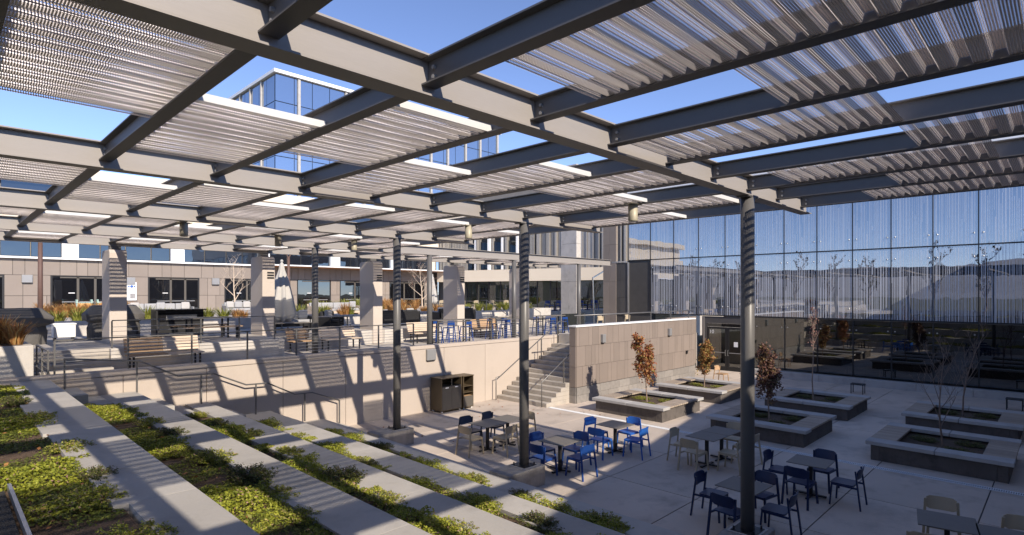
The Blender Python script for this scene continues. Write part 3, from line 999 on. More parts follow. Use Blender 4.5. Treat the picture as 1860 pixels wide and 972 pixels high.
# ================================================================== BUILDING ACROSS (left, beige panels)
YF = 48.4
fa = thing('panel_building', 'long low building faced with taupe panels and dark doorways behind the terrace', 'building', (18, YF, L3))
OX = 18
MB().box(-48, 20, 0.0, 12, -0.1, 3.6).build('ground_wall', 'joint', fa)
doors = [(-1.8, 3.2), (5.5, 8.9), (11.1, 14.55), (16.4, 19.4), (22.4, 25.6), (26.5, 30.2), (31.9, 36.2)]
low = [(3.9, 5.2), (14.8, 16.3)]
skip = [(a - OX, b - OX, -1, 2.55) for a, b in doors]
zz = [0.0, 1.2, 2.55, 3.62]
tile_row(fa, -6 - OX, 37.4 - OX, -0.06, 0.01, zz[2], zz[3], (0.6, 0.9, 1.2), 'facade_tile', 0.012, 'panel')
edges = [-6] + [e for d in doors for e in d] + [37.4]
for q in range(0, len(edges), 2):
    for r_ in range(2):
        tile_row(fa, edges[q] - OX, edges[q + 1] - OX, -0.06, 0.01, zz[r_], zz[r_ + 1], (0.6, 0.9, 1.2), 'facade_tile', 0.012, 'panel')
def doorway(x0, x1, z1=2.5):
    d = MB().box(x0 - OX, x1 - OX, -0.02, 0.0, z1, z1 + 0.05).box(x0 - OX, x0 - OX + .1, -0.03, 0.0, 0, z1).box(x1 - OX - .1, x1 - OX, -0.03, 0.0, 0, z1).build('door_frame', 'black_metal', fa)
    MB().box(x0 + .1 - OX, x1 - .1 - OX, -0.012, -0.003, 0, z1).build('glazing', 'dark_glass', d)
    n = max(2, int((x1 - x0) / 1.1))
    for i in range(1, n):
        xx = x0 + 0.5 + (x1 - x0 - 0.5) * i / n - OX
        MB().box(xx - 0.07, xx + 0.07, -0.05, -0.014, 0, z1 - .06).build('stile', 'bin_front', d)
    MB().box(x0 + .5 - OX, x1 - .1 - OX, -0.05, -0.014, z1 - .12, z1 - .03).build('head', 'bin_front', d)
    MB().box(x0 + .6 - OX, x1 - .3 - OX, -0.03, -0.014, 0.75, 0.8).build('push_bar', 'fixture_grey', d)
    MB().box(x0 + .95 - OX, x0 + 1.3 - OX, -0.02, -0.0135, 1.35, 1.4).build('notice', 'white', d)
for a, b in doors:
    doorway(a, b)
MB().box(-48, 20.2, -0.35, 0.0, 3.62, 3.74).build('ledge', 'white', fa)
MB().box(-48, 20, 0.25, 12, 3.74, 9.6).build('upper_wall', 'cream', fa)
x = -6.0
i = 0
while x < 36:
    w = (1.6, 1.25, 1.25, 1.5)[i % 4]
    if i % 5 == 4:
        MB().box(x - OX, x + 0.9 - OX, -0.1, 0.3, 3.745, 6.0).build('pier', 'white', fa)
        x += 0.9
    else:
        wdw = MB().box(x - OX + .01, x + w - OX - .01, 0.2, 0.25, 3.745, 5.9).build('window', 'black_metal', fa)
        MB().box(x - OX + .04, x + w - OX - .04, 0.17, 0.199, 3.8, 5.85).build('pane', 'window_glass', wdw)
        x += w
    i += 1
MB().box(-48, 20, -0.5, 0.2, 5.95, 6.9).build('fascia', 'cream', fa)
for i in range(14):
    wdw = MB().box(-24 + i * 3.0 + .02, -24 + i * 3.0 + 2.98, 0.18, 0.25, 7.0, 8.8).build('window', 'black_metal', fa)
    MB().box(-24 + i * 3.0 + .06, -24 + i * 3.0 + 2.94, 0.14, 0.179, 7.05, 8.75).build('pane', 'window_glass', wdw)
MB().box(-48, 20, -0.8, 0.22, 9.0, 9.75).build('parapet', 'cream', fa)
MB().box(1.2, 20.2, -2.0, -0.36, 3.64, 3.74).build('overhang', 'white', fa)
MB().box(1.3, 20.1, -1.9, -0.07, 3.6, 3.635).build('soffit', 'soffit_orange', fa)
for (x, z, lab) in ((4.3, 2.3, 'leftmost'), (10.0, 2.25, 'above the white sign'), (15.7, 2.3, 'right of the small bare tree')):
    t = thing('wall_light', 'grey square light on the taupe panelled building, ' + lab, 'wall light', (x, YF - 0.06, L3 + z))
    MB().box(-0.27, 0.27, -0.18, 0, -0.25, 0.25).build('housing', 'fixture_grey', t, bevel=0.015)
    MB().box(-0.24, 0.24, -0.16, -0.02, -0.27, -0.252).build('lens', 'black_metal', t)
sg = thing('sign_box', 'white upright wall sign with blue mark and grey picture', 'sign', (10.05, YF - 0.06, L3 + 0.85))
MB().box(-0.3, 0.3, -0.14, 0, 0, 1.3).build('panel', 'white', sg)
mb = MB()
mb.lathe([(0.05, 0), (0.1, 0), (0.1, 0.004), (0.05, 0.004)], 14)
for q in range(len(mb.v)):
    vx, vy, vz = mb.v[q]
    mb.v[q] = (vx, -0.141 - vz, vy + 1.0)
mb.box(-0.22, -0.13, -0.144, -0.141, 0.94, 1.06).box(0.13, 0.22, -0.144, -0.141, 0.94, 1.06)
mb.build('blue_mark', 'sign_blue', sg)
MB().box(-0.1, 0.22, -0.144, -0.141, 0.12, 0.5).build('picture', 'sign_grey', sg)

# ---- wing with metal fins, turning towards the viewer
wa, wb = Vector((38.5, 46.0, 0)), Vector((42.6, 28.5, 0))
wd = wb - wa
wl_ = wd.length
wing = thing('fin_building', 'building wing with vertical metal fins over a cream band and green lit windows', 'building', (wa.x, wa.y, L3), math.atan2(wd.y, wd.x))
def wbox(name, m_, x0, x1, y0, y1, z0, z1, par=None):
    return MB().box(x0, x1, y0, y1, z0, z1).build(name, m_, par or wing)
# local +x along the facade, local -y faces the terrace side (towards the viewer)
wbox('core', 'room', -3, wl_ + 12, 0.9, 9, -0.1, 12)
wbox('back_room', 'green_room', 0, wl_, 0.7, 0.85, 0, 2.6)
wbox('fascia', 'cream', -2, wl_ + 12, -0.6, 0.9, 2.55, 3.7)
k = 0
x = 0.0
while x < wl_ + 10:
    g_ = wbox('window', 'clear_glass', x + .05, x + 1.35, -0.02, 0.0, 0.05, 2.5)
    wbox('mullion', 'black_metal', x - 0.05, x + 0.05, -0.06, 0.06, 0, 2.54)
    if k % 2 == 0:
        wbox('blind', 'black_metal', x + .05, x + 1.35, 0.3, 0.34, 0.9, 1.9)
    x += 1.4
    k += 1
x = -2.0
while x < wl_ + 12:
    w = random.choice((0.14, 0.18, 0.24, 0.34))
    if 1.0 < x < 7.0 and k % 3 == 0:
        f_ = wbox('window', 'black_metal', x, x + 1.0, -0.1, 0.2, 3.75, 6.6)
        wbox('pane', 'window_glass', x + .06, x + .94, -0.13, -0.101, 3.8, 6.5, f_)
        x += 1.0
        wbox('fin', 'white', x, x + 0.22, -0.4, 0.2, 3.72, 9.0)
        x += 0.24
    else:
        d_ = random.choice((0.0, 0.04, 0.1, 0.32))
        wbox('fin', 'metal_fin', x, x + w - 0.03, -0.12 - d_, 0.2, 3.72, 9.0)
        x += w
    k += 1
wbox('crown', 'cream', -2, wl_ + 12, -0.5, 0.9, 9.02, 9.8)

# ---- glass office tower behind
tw = thing('glass_tower', 'blue glass office tower with white fins rising behind the pergola', 'building', (29.66, 70, 0))
TW, TD, TH = 38.5, 26, 32.0
MB().box(0.2, TW - .2, 0.2, TD, 0, TH - .4).build('core', 'room', tw)
nx, nz = 16, 9
px_, pz_ = TW / nx, 3.4
for i in range(nx):
    for k in range(nz):
        z1 = TH - 0.45 - k * pz_
        MB().box(i * px_ + .04, (i + 1) * px_ - .04, 0.0, 0.1, z1 - pz_ + .05, z1 - .05).build('pane', 'tower_glass', tw)
for i in range(10):
    for k in range(nz):
        z1 = TH - 0.45 - k * pz_
        MB().box(0.0, 0.1, .2 + i * 2.4 + .04, .2 + (i + 1) * 2.4 - .04, z1 - pz_ + .05, z1 - .05).build('pane', 'tower_glass', tw)
for i, xx in enumerate((3.0, 9.6, 12.4, 16.8, 19.4, 24.0, 27.3, 31.0, 34.2, 38.2)):
    MB().box(xx - .16, xx + .16, -0.2, 0.0, 1, TH - .5).build('fin', 'cap_concrete', tw)
for i in range(6):
    MB().box(-0.2, 0.0, 4 + i * 3.6, 4.2 + i * 3.6, 1, TH - .5).build('fin', 'cap_concrete', tw)
MB().box(-0.3, TW + .3, -0.4, TD, TH - .4, TH).build('parapet', 'white', tw)

# ---- building on the right, outside the picture: its shadow lies over the plaza
sb = thing('south_building', 'building beside the plaza on the right whose shade falls over the planters', 'building', (14, -5.3 + 0.19 * 14, 0), math.atan(0.19))
MB().box(-30, 18, -14, -0.05, -0.1, 6.85).build('wall', 'south_wall', sb)
for i in range(24):
    MB().box(-30 + i * 2 + .02, -28 + i * 2 - .02, -0.05, 0.0, 0, 6.8).build('panel', 'facade_tile', sb)
MB().box(-30.1, 18.1, -14, 0.1, 6.85, 7.05).build('coping', 'white', sb)

# ---- far land to the west, seen mirrored in the glass: ridge, road, trees
mb = MB()
vs, fs = [], []
n = 60
for i in range(n + 1):
    a = R(95 + 170 * i / n)
    rr = 620
    h = 34 + 6 * math.sin(i * 0.5) + 4 * math.sin(i * 1.3 + 1)
    vs += [(rr * math.cos(a), rr * math.sin(a), -1), (rr * 1.25 * math.cos(a), rr * 1.25 * math.sin(a), h), (rr * 1.9 * math.cos(a), rr * 1.9 * math.sin(a), -1)]
for i in range(n):
    b = i * 3
    fs += [(b, b + 3, b + 4, b + 1), (b + 1, b + 4, b + 5, b + 2)]
mb.smooth = True
mb.add(vs, fs)
struct('hills', mb, 'hill')
struct('road', MB().box(-120, -60, -200, 200, -0.05, -0.03), 'asphalt')

# ================================================================== FURNITURE ON THE PLAZA
def rounded_panel(mb, w, h, t, r, fn):
    """rounded rectangle panel w x h, thickness t, mapped through fn(u, v, depth)"""
    pts = []
    for cx, cy, a0 in ((w / 2 - r, r, -90), (w / 2 - r, h - r, 0), (-w / 2 + r, h - r, 90), (-w / 2 + r, r, 180)):
        for k in range(4):
            a = R(a0 + 30 * k)
            pts.append((cx + r * math.cos(a), cy + r * math.sin(a)))
    n = len(pts)
    vs = [fn(u, v, 0) for u, v in pts] + [fn(u, v, t) for u, v in pts]
    fs = [(i, (i + 1) % n, n + (i + 1) % n, n + i) for i in range(n)] + [tuple(range(n))[::-1], tuple(range(n, 2 * n))]
    mb.add(vs, fs)
    return mb

def make_chair(m_, label):
    """stacking chair, sitter faces local +x; seat 0.45 m, back 0.8 m"""
    t = thing('chair', label, 'chair')
    mb = MB()
    rounded_panel(mb, 0.44, 0.42, 0.022, 0.05, lambda u, v, d: (v - 0.19, u, 0.435 + d + 0.012 * abs(v - .2) - 0.02 * (1 - (u / .22) ** 2) * .6))
    mb.build('seat', m_, t)
    mb = MB()
    # curved back panel
    n = 8
    vs, fs = [], []
    prof = [(0.0, 0.0), (0.012, 0.012), (0.012, 0.2), (0.0, 0.215)]
    H0, H1 = 0.585, 0.8
    for i in range(n + 1):
        u = -0.215 + 0.43 * i / n
        e = abs(u) / 0.215
        inset = 0.03 * max(0, (e - 0.82) / 0.18) ** 2
        bow = 0.035 * (1 - e * e)
        for (zz, dd) in ((H0 + inset, 0), (H1 - inset, 0), (H1 - inset, 1), (H0 + inset, 1)):
            xx = -0.245 - bow - 0.05 * (zz - H0) / (H1 - H0) + (0.018 if dd else 0.0)
            vs.append((xx, u, zz))
    for i in range(n):
        for k in range(4):
            a, b = i * 4 + k, i * 4 + (k + 1) % 4
            fs.append((a, b, b + 4, a + 4))
    fs += [(3, 2, 1, 0), (n * 4, n * 4 + 1, n * 4 + 2, n * 4 + 3)]
    mb.add(vs, fs)
    mb.build('backrest', m_, t)
    for s in (-1, 1):
        MB().bar((-0.33, s * 0.25, 0.0), (-0.235, s * 0.222, 0.76), 0.026, 0.04).build('rear_leg', m_, t)
        MB().bar((0.225, s * 0.235, 0.0), (0.19, s * 0.205, 0.45), 0.026, 0.04).build('front_leg', m_, t)
        MB().bar((-0.28, s * 0.235, 0.42), (0.2, s * 0.21, 0.425), 0.024, 0.035).build('side_rail', m_, t)
    MB().bar((0.195, -0.2, 0.42), (0.195, 0.2, 0.42), 0.022, 0.034).build('front_rail', m_, t)
    return t

CH = {}
def chair(m_, x, y, facing, label, group=None, z=0):
    facing += random.uniform(-7, 7)
    if m_ not in CH:
        CH[m_] = make_chair(m_, label)
        o = CH[m_]
        o.location = (x, y, z)
        o.rotation_euler = (0, 0, R(facing))
        o['label'] = label
        o['group'] = 'stacking chairs around the tables'
        return o
    return clone(CH[m_], (x, y, z), R(facing), label, 'stacking chairs around the tables')

TB = []
def table(x, y, rz, label, s=0.76, z=0):
    if not TB:
        t = thing('table', label, 'table', (x, y, z), rz, 'square dark topped tables')
        MB().box(-s / 2, s / 2, -s / 2, s / 2, 0.722, 0.74).build('table_top', 'table_top', t, bevel=0.004)
        MB().bar((0, 0, 0.03), (0, 0, 0.722), 0.07, 0.07).build('stem', 'black_metal', t)
        for a in (0, 90):
            c, d = math.cos(R(a)), math.sin(R(a))
            MB().bar((-0.3 * c, -0.3 * d, 0.022 + a * .0002), (0.3 * c, 0.3 * d, 0.022 + a * .0002), 0.06, 0.035).build('foot', 'black_metal', t)
        MB().box(-0.25, 0.25, -0.03, 0.03, 0.7, 0.721).build('bracket', 'black_metal', t)
        TB.append(t)
        return t
    return clone(TB[0], (x, y, z), rz, label, 'square dark topped tables')

def chairs4(m_, colour, x, y, where, d=0.56, sides='WENS'):
    nm = {'W': ('near left', -1, 0, 0), 'E': ('far right', 1, 0, 180), 'N': ('far left', 0, 1, -90), 'S': ('near right', 0, -1, 90)}
    for s in sides:
        w, dx, dy, a = nm[s]
        chair(m_, x + dx * d + random.uniform(-.03, .03), y + dy * d + random.uniform(-.05, .05), a, '%s chair at the %s side of %s' % (colour, w, where))

table(10.65, 8.8, R(3), 'square dark table with blue chairs beside the middle column footing')
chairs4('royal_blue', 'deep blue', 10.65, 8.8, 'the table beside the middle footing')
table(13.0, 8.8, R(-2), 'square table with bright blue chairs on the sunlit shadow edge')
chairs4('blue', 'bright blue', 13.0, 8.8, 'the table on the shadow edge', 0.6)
table(13.05, 3.9, R(2), 'square dark table with shade-darkened blue chairs nearest the trench drain')
chairs4('shaded_blue', 'shade-darkened blue', 13.05, 3.9, 'the shaded table nearest the trench drain', 0.62)
table(10.55, 4.3, R(-3), 'square dark table with shade-darkened blue chairs behind the front column')
chairs4('shaded_blue', 'shade-darkened blue', 10.55, 4.3, 'the shaded table behind the front column', 0.62)
# tan sets with two tables pushed together
table(10.68, 11.4, R(1), 'left table of the sunlit pushed together pair with tan chairs')
table(11.46, 11.4, R(1), 'right table of the sunlit pushed together pair with tan chairs')
chair('tan_plastic', 10.1, 11.42, 0, 'tan chair at the near left end of the sunlit pair of tables')
chair('tan_plastic', 10.75, 10.82, 90, 'tan chair at the near right side of the sunlit pair of tables')
chair('tan_plastic', 12.1, 11.4, 180, 'tan chair at the far right end of the sunlit pair of tables')
chair('navy', 10.62, 12.0, -90, 'navy chair behind the left table of the sunlit pair')
chair('navy', 11.5, 12.0, -90, 'navy chair behind the right table of the sunlit pair')
table(13.55, 6.45, R(-2), 'left table of the shaded pushed together pair behind the front column')
table(14.33, 6.42, R(-2), 'right table of the shaded pushed together pair behind the front column')
chair('tan_plastic', 13.0, 6.5, 0, 'tan chair at the near left end of the shaded pair of tables')
chair('tan_plastic', 13.5, 7.05, -90, 'tan chair at the far left side of the shaded pair of tables')
chair('tan_plastic', 13.55, 5.85, 90, 'tan chair at the near right side of the shaded pair of tables')
chair('tan_plastic', 14.35, 5.83, 90, 'second tan chair at the near right side of the shaded pair of tables')
chair('tan_plastic', 14.95, 6.4, 180, 'tan chair at the far right end of the shaded pair of tables')
table(11.1, 1.35, R(10), 'dark table in the lower right corner, its far half')
table(11.0, 0.59, R(10), 'dark table in the lower right corner, its near half')
chair('tan_plastic', 10.45, 1.55, 10, 'tan chair left of the corner tables, far one of two')
chair('tan_plastic', 10.33, 1.0, 10, 'tan chair left of the corner tables, near one of two')
chair('tan_plastic', 11.85, 1.5, 188, 'tan chair with pale back behind the corner tables')
chair('tan_plastic', 11.7, .45, 192, 'tan chair right of the corner tables at the picture edge')

# ---- waste cabinets
def cabinet(label, x, y, w, d, h, shelves):
    t = thing('waste_cabinet', label, 'cabinet', (x, y, 0.07))
    th = 0.03
    MB().box(0, th, -d, 0, 0, h).box(w - th, w, -d, 0, 0, h).box(th, w - th, -0.03, 0, 0, h).box(th, w - th, -d, -0.03, 0, 0.03).build('carcass', 'bronze_metal', t)
    MB().box(-0.02, w + 0.02, -d - 0.02, 0.01, h, h + 0.03).build('top', 'bronze_metal', t, bevel=0.005)
    if shelves:
        for k in range(2):
            MB().box(th, w - th, -d + 0.02, -0.03, h * (0.47 + 0.2 * k), h * (0.47 + 0.2 * k) + 0.02).build('shelf', 'bronze_metal', t)
        MB().box(th, w - th, -d, -d + 0.02, 0.03, h * 0.36).build('door', 'bin_front', t)
        MB().box(th, w - th, -d + 0.02, -0.03, h * 0.34, h * 0.36).build('tray', 'wood_warm', t)
    else:
        for k in range(2):
            a = th + (w - 2 * th) * k / 2
            b = th + (w - 2 * th) * (k + 1) / 2
            dd = MB().box(a + .004, b - .004, -d - 0.005, -d + 0.02, 0.03, h * 0.76).build('door', 'bin_front', t)
            MB().box((a + b) / 2 - 0.07, (a + b) / 2 + 0.07, -d - 0.012, -d - .0055, h * 0.7, h * 0.73).build('label_plate', 'white', dd)
        MB().box(w / 2 - 0.015, w / 2 + 0.015, -d, -d + 0.03, h * 0.765, h).build('divider', 'bin_front', t)
        MB().box(th, w - th, -d + 0.02, -0.03, h * 0.755, h * 0.765).build('shelf', 'black_metal', t)
    for sx in (0.06, w - 0.06):
        for sy in (-d + 0.06, -0.06):
            MB().tube([(sx - .02, sy, -0.035), (sx + .02, sy, -0.035)], 0.035, 10).build('caster', 'white', t)
    return t
cabinet('wide dark waste cabinet with two slots against the cream wall', 12.72, 16.6, 0.95, 0.62, 1.15, False)
cabinet('narrow open shelf cabinet right of the waste cabinet by the cream wall', 13.72, 16.5, 0.5, 0.55, 1.15, True)

# ---- planters
def planter(x0, y0, lab):
    S = 2.9
    t = thing('planter', lab, 'planter', (x0 + S / 2, y0 + S / 2, 0), group='square concrete bench planters')
    h = S / 2
    e = h - 0.1
    wth = 0.2
    for a in ((-e, e, -e, -e + wth), (-e, e, e - wth, e), (-e, -e + wth, -e + wth + .002, e - wth - .002), (e - wth, e, -e + wth + .002, e - wth - .002)):
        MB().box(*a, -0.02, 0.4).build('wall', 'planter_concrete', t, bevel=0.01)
    # caps on the two long sides in two pieces each, timber seats on the other two
    for (a, b) in ((-h, -0.006), (0.006, h)):
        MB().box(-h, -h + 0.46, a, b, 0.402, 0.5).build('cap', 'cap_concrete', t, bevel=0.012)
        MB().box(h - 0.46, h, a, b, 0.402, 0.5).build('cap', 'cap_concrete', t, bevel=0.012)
    for ys in (-h, h - 0.6):
        for i in range(14):
            xa = -h + 0.47 + i * 0.141
            MB().box(xa, xa + 0.126, ys + .01, ys + 0.59, 0.44, 0.492).build('seat_slat', 'wood_grey', t)
        MB().box(-h + 0.47, h - 0.47, ys + 0.08, ys + 0.52, 0.402, 0.439).build('seat_frame', 'black_metal', t)
    MB().box(-e + wth, e - wth, -e + wth, e - wth, 0.2, 0.34).build('soil', 'soil', t)
    return t
PL = [(16.85, 9.52, 'front sunlit square planter with a red leaved tree'), (21.3, 9.52, 'rear sunlit square planter with an amber tree near door 10'),
      (16.85, 5.15, 'shaded square planter with a dark plum tree'), (21.4, 5.2, 'shaded square planter behind the plum tree planter'),
      (16.9, 0.85, 'shaded square planter at right with a bare forked tree'), (21.6, 0.9, 'farther right shaded planter with a slim bare tree')]
for p in PL:
    planter(*p)
for (x, y, lab) in ((27.85, 6.45, 'small black stool on the paving behind the middle planters'), (27.95, 1.4, 'small black stool near the glass at the right edge')):
    t = thing('stool', lab, 'stool', (x, y, 0))
    MB().box(-0.2, 0.2, -0.25, 0.25, 0.38, 0.42).build('seat', 'black_metal', t, bevel=0.006)
    for sx in (-0.17, 0.17):
        for sy in (-0.22, 0.22):
            MB().bar((sx, sy, 0), (sx, sy, 0.38), 0.03).build('leg', 'black_metal', t)
chair('wood_warm', 26.6, 11.9, -90, 'brown wooden chair behind the amber tree near door 10')

# ================================================================== TERRACE FURNITURE
def slat_bench(label, x, y, w, rz, m_, z=L1):
    t = thing('bench', label, 'bench', (x, y, z), rz, 'slatted timber benches')
    mm = m_ if isinstance(m_, tuple) else (m_,)
    for i in range(5):
        n = len(mm)
        for q in range(n):
            a, b = -w / 2 + w * q / n, -w / 2 + w * (q + 1) / n
            MB().box(a, b - .003, -0.3 + i * 0.105, -0.21 + i * 0.105, 0.42, 0.45).build('seat_slat', mm[q], t)
    for i in range(5):
        zz = 0.5 + i * 0.085
        for q in range(len(mm)):
            a, b = -w / 2 + w * q / len(mm), -w / 2 + w * (q + 1) / len(mm)
            yy = 0.25 + i * 0.03
            MB().add([(a, yy, zz), (b - .003, yy, zz), (b - .003, yy + 0.026, zz + 0.07), (a, yy + 0.026, zz + 0.07),
                      (a, yy + .03, zz), (b - .003, yy + .03, zz), (b - .003, yy + 0.056, zz + 0.07), (a, yy + 0.056, zz + 0.07)],
                     [(0, 1, 2, 3), (7, 6, 5, 4), (0, 4, 5, 1), (3, 2, 6, 7), (0, 3, 7, 4), (1, 5, 6, 2)]).build('back_slat', mm[q], t)
    for s in (-w / 2 + 0.12, w / 2 - 0.12):
        mb = MB().bar((s, -0.27, 0), (s, -0.27, 0.42), 0.05, 0.04).bar((s, 0.2, 0), (s, 0.22, 0.42), 0.05, 0.04).bar((s, -0.29, 0.4), (s, 0.25, 0.4), 0.05, 0.035)
        mb.bar((s, 0.25, 0.4), (s, 0.44, 0.95), 0.05, 0.03)
        mb.build('leg_frame', 'black_metal', t)
    return t
slat_bench('long slatted bench, half brown half pale, against the low board-marked wall at left', 4.95, 19.55, 2.0, 0, ('wood_warm', 'wood_pale'))
slat_bench('short brown slatted bench left of the striped column', 9.85, 20.9, 0.9, 0, 'wood_warm')
slat_bench('pale slatted bench right of the striped column', 11.5, 20.9, 1.6, 0, 'wood_pale')
slat_bench('pale slatted bench between the third pillar and the high tables', 16.0, 21.2, 1.7, 0, 'wood_pale')
slat_bench('brown slatted bench half hidden behind the middle high table', 20.2, 21.5, 1.8, 0, 'wood_warm')

def high_table(label, x, y, n):
    t = thing('high_table', label, 'table', (x, y, L1), 0, 'bar tables on the terrace')
    MB().box(-1.0, 1.0, -0.3, 0.3, 1.03, 1.07).build('table_top', 'table_top', t)
    for s in (-0.9, 0.9):
        MB().bar((s, -0.22, 0), (s, -0.22, 1.03), 0.05).bar((s, 0.22, 0), (s, 0.22, 1.03), 0.05).bar((s, -0.22, 0.1), (s, 0.22, 0.1), 0.04).build('leg_frame', 'black_metal', t)
ST = []
def bar_stool(x, y, rz, label):
    if ST:
        return clone(ST[0], (x, y, L1), rz, label, 'blue bar stools')
    t = thing('bar_stool', label, 'stool', (x, y, L1), rz, 'blue bar stools')
    MB().box(-0.18, 0.18, -0.18, 0.18, 0.73, 0.76).build('seat', 'royal_blue', t, bevel=0.01)
    MB().box(-0.2, 0.2, 0.16, 0.185, 0.86, 0.98).build('backrest', 'royal_blue', t)
    for sx in (-1, 1):
        MB().bar((sx * 0.24, -0.22, 0), (sx * 0.16, -0.16, 0.73), 0.03, 0.035).build('leg', 'royal_blue', t)
        MB().bar((sx * 0.24, 0.25, 0), (sx * 0.17, 0.17, 0.9), 0.03, 0.035).build('leg', 'royal_blue', t)
    MB().bar((-0.21, -0.2, 0.28), (0.21, -0.2, 0.28), 0.025).bar((-0.21, 0.21, 0.28), (0.21, 0.21, 0.28), 0.025).bar((-0.215, -0.2, 0.4), (-0.215, 0.2, 0.4), 0.025).bar((0.215, -0.2, 0.4), (0.215, 0.2, 0.4), 0.025).build('footrest', 'royal_blue', t)
    ST.append(t)
    return t
for ti, (x, w) in enumerate(((16.4, 'left'), (19.9, 'middle'), (23.3, 'right'))):
    high_table(w + ' dark bar table among blue stools at the terrace edge', x, 19.9, 4)
    for si, (dx, dy, rz) in enumerate(((-0.5, -0.42, 180), (0.5, -0.42, 180), (-0.5, 0.45, 0), (0.5, 0.45, 0))):
        bar_stool(x + dx, 19.9 + dy, R(rz + random.uniform(-8, 8)), 'blue bar stool at the %s %s corner of the %s bar table' % ('near' if dy < 0 else 'far', 'left' if dx < 0 else 'right', w))

# covered furniture
def cover(label, x, y, w, d, h, rz=0):
    t = thing('covered_grill', label, 'cover', (x, y, L2), rz)
    mb = MB()
    mb.smooth = False
    rings = [(0.0, 0.42, 0), (0.06, 0.42, 0.45), (0.5, 0.5, 0.5), (0.72, 0.5, 0.62), (0.98, 0.36, 0.75), (1.0, 0.3, 0.9)]
    prof = [(0.44, 0.0), (0.45, 0.35), (0.42, 0.5), (0.52, 0.58), (0.53, 0.74), (0.27, 0.98), (0.22, 1.0)]
    vs, fs = [], []
    n = 28
    for (s, zz) in prof:
        for k in range(n):
            a = 2 * math.pi * k / n
            ca, sa = math.cos(a), math.sin(a)
            p = 5.0
            rr = (abs(ca) ** p + abs(sa) ** p) ** (-1 / p)
            wob = 1 + 0.025 * math.sin(k * 2.3 + zz * 9) * (zz < 0.95)
            ex = w * (s if zz < .8 else s + (0.12 if w > d else 0))
            vs.append((ex * rr * ca * wob, d * s * rr * sa * wob, h * zz + 0.012 * math.sin(k * 1.7)))
    for i in range(len(prof) - 1):
        for k in range(n):
            k2 = (k + 1) % n
            fs.append((i * n + k, i * n + k2, (i + 1) * n + k2, (i + 1) * n + k))
    fs.append(tuple((len(prof) - 1) * n + k for k in range(n)))
    mb.add(vs, fs)
    mb.build('fabric_cover', 'black_cover', t)
    mb = MB()
    for sx in (-1, 1):
        for sy in (-1, 1):
            mb.box(sx * w * .36 - .03, sx * w * .36 + .03, sy * d * .36 - .03, sy * d * .36 + .03, 0, 0.3)
    mb.build('legs', 'black_metal', t)['kind'] = 'stuff'
cover('large black fabric covered grill at the far left of the terrace', 1.6, 23.6, 2.2, 1.0, 1.15)
cover('black fabric covered grill behind the leftmost pillar', 4.55, 24.4, 1.7, 1.0, 1.2)
t = thing('black_cabinet', 'glossy black upright outdoor kitchen cabinet with a shelf', 'cabinet', (6.6, 24.3, L2))
MB().box(-0.85, 0.85, -0.05, 0.35, 0, 0.98).box(-0.85, -0.78, -0.35, -0.05, 0, .98).build('body', 'black_metal', t, bevel=0.01)
MB().box(-0.78, 0.85, -0.07, -0.051, 0.55, 0.88).build('panel', 'black_gloss', t)
MB().box(-0.45, 0.6, -0.09, -0.071, 0.62, 0.8).build('hood', 'fixture_grey', t)
MB().box(-0.85, 0.87, -0.36, 0.37, 0.98, 1.02).build('top', 'black_gloss', t)
MB().box(-0.72, -0.52, -0.085, -0.0705, 0.58, 0.8).build('screen', 'black_gloss', t)
t = thing('picnic_table', 'dark long table with timber benches in front of the black cabinet', 'table', (6.9, 22.2, L2))
MB().box(-0.75, 0.85, -0.35, 0.35, 0.72, 0.76).build('table_top', 'table_top', t)
for s in (-0.55, 0.65):
    MB().bar((s, -0.3, 0), (s, -0.3, .72), 0.05).bar((s, 0.3, 0), (s, 0.3, .72), 0.05).build('leg', 'black_metal', t)
for sy in (-0.75, 0.75):
    b = MB().box(-0.9, 0.95, sy - 0.16, sy + 0.16, 0.42, 0.46).build('bench_seat', 'wood_warm', t)
    MB().box(-0.8, -0.74, sy - 0.12, sy + 0.12, 0, .42).box(0.8, 0.86, sy - 0.12, sy + 0.12, 0, .42).build('bench_legs', 'black_metal', b)
t = thing('storage_box', 'small white box between the two black covered grills', 'box', (3.15, 24.6, L2))
MB().box(-0.3, 0.3, -0.25, 0.25, 0.12, 0.55).build('body', 'white', t, bevel=0.02)
MB().box(-0.32, 0.32, -0.27, 0.27, 0.55, 0.6).build('lid', 'white', t, bevel=0.01)
MB().box(-0.27, -0.22, -.2, .2, 0, 0.12).box(0.22, 0.27, -.2, .2, 0, .12).build('feet', 'black_metal', t)

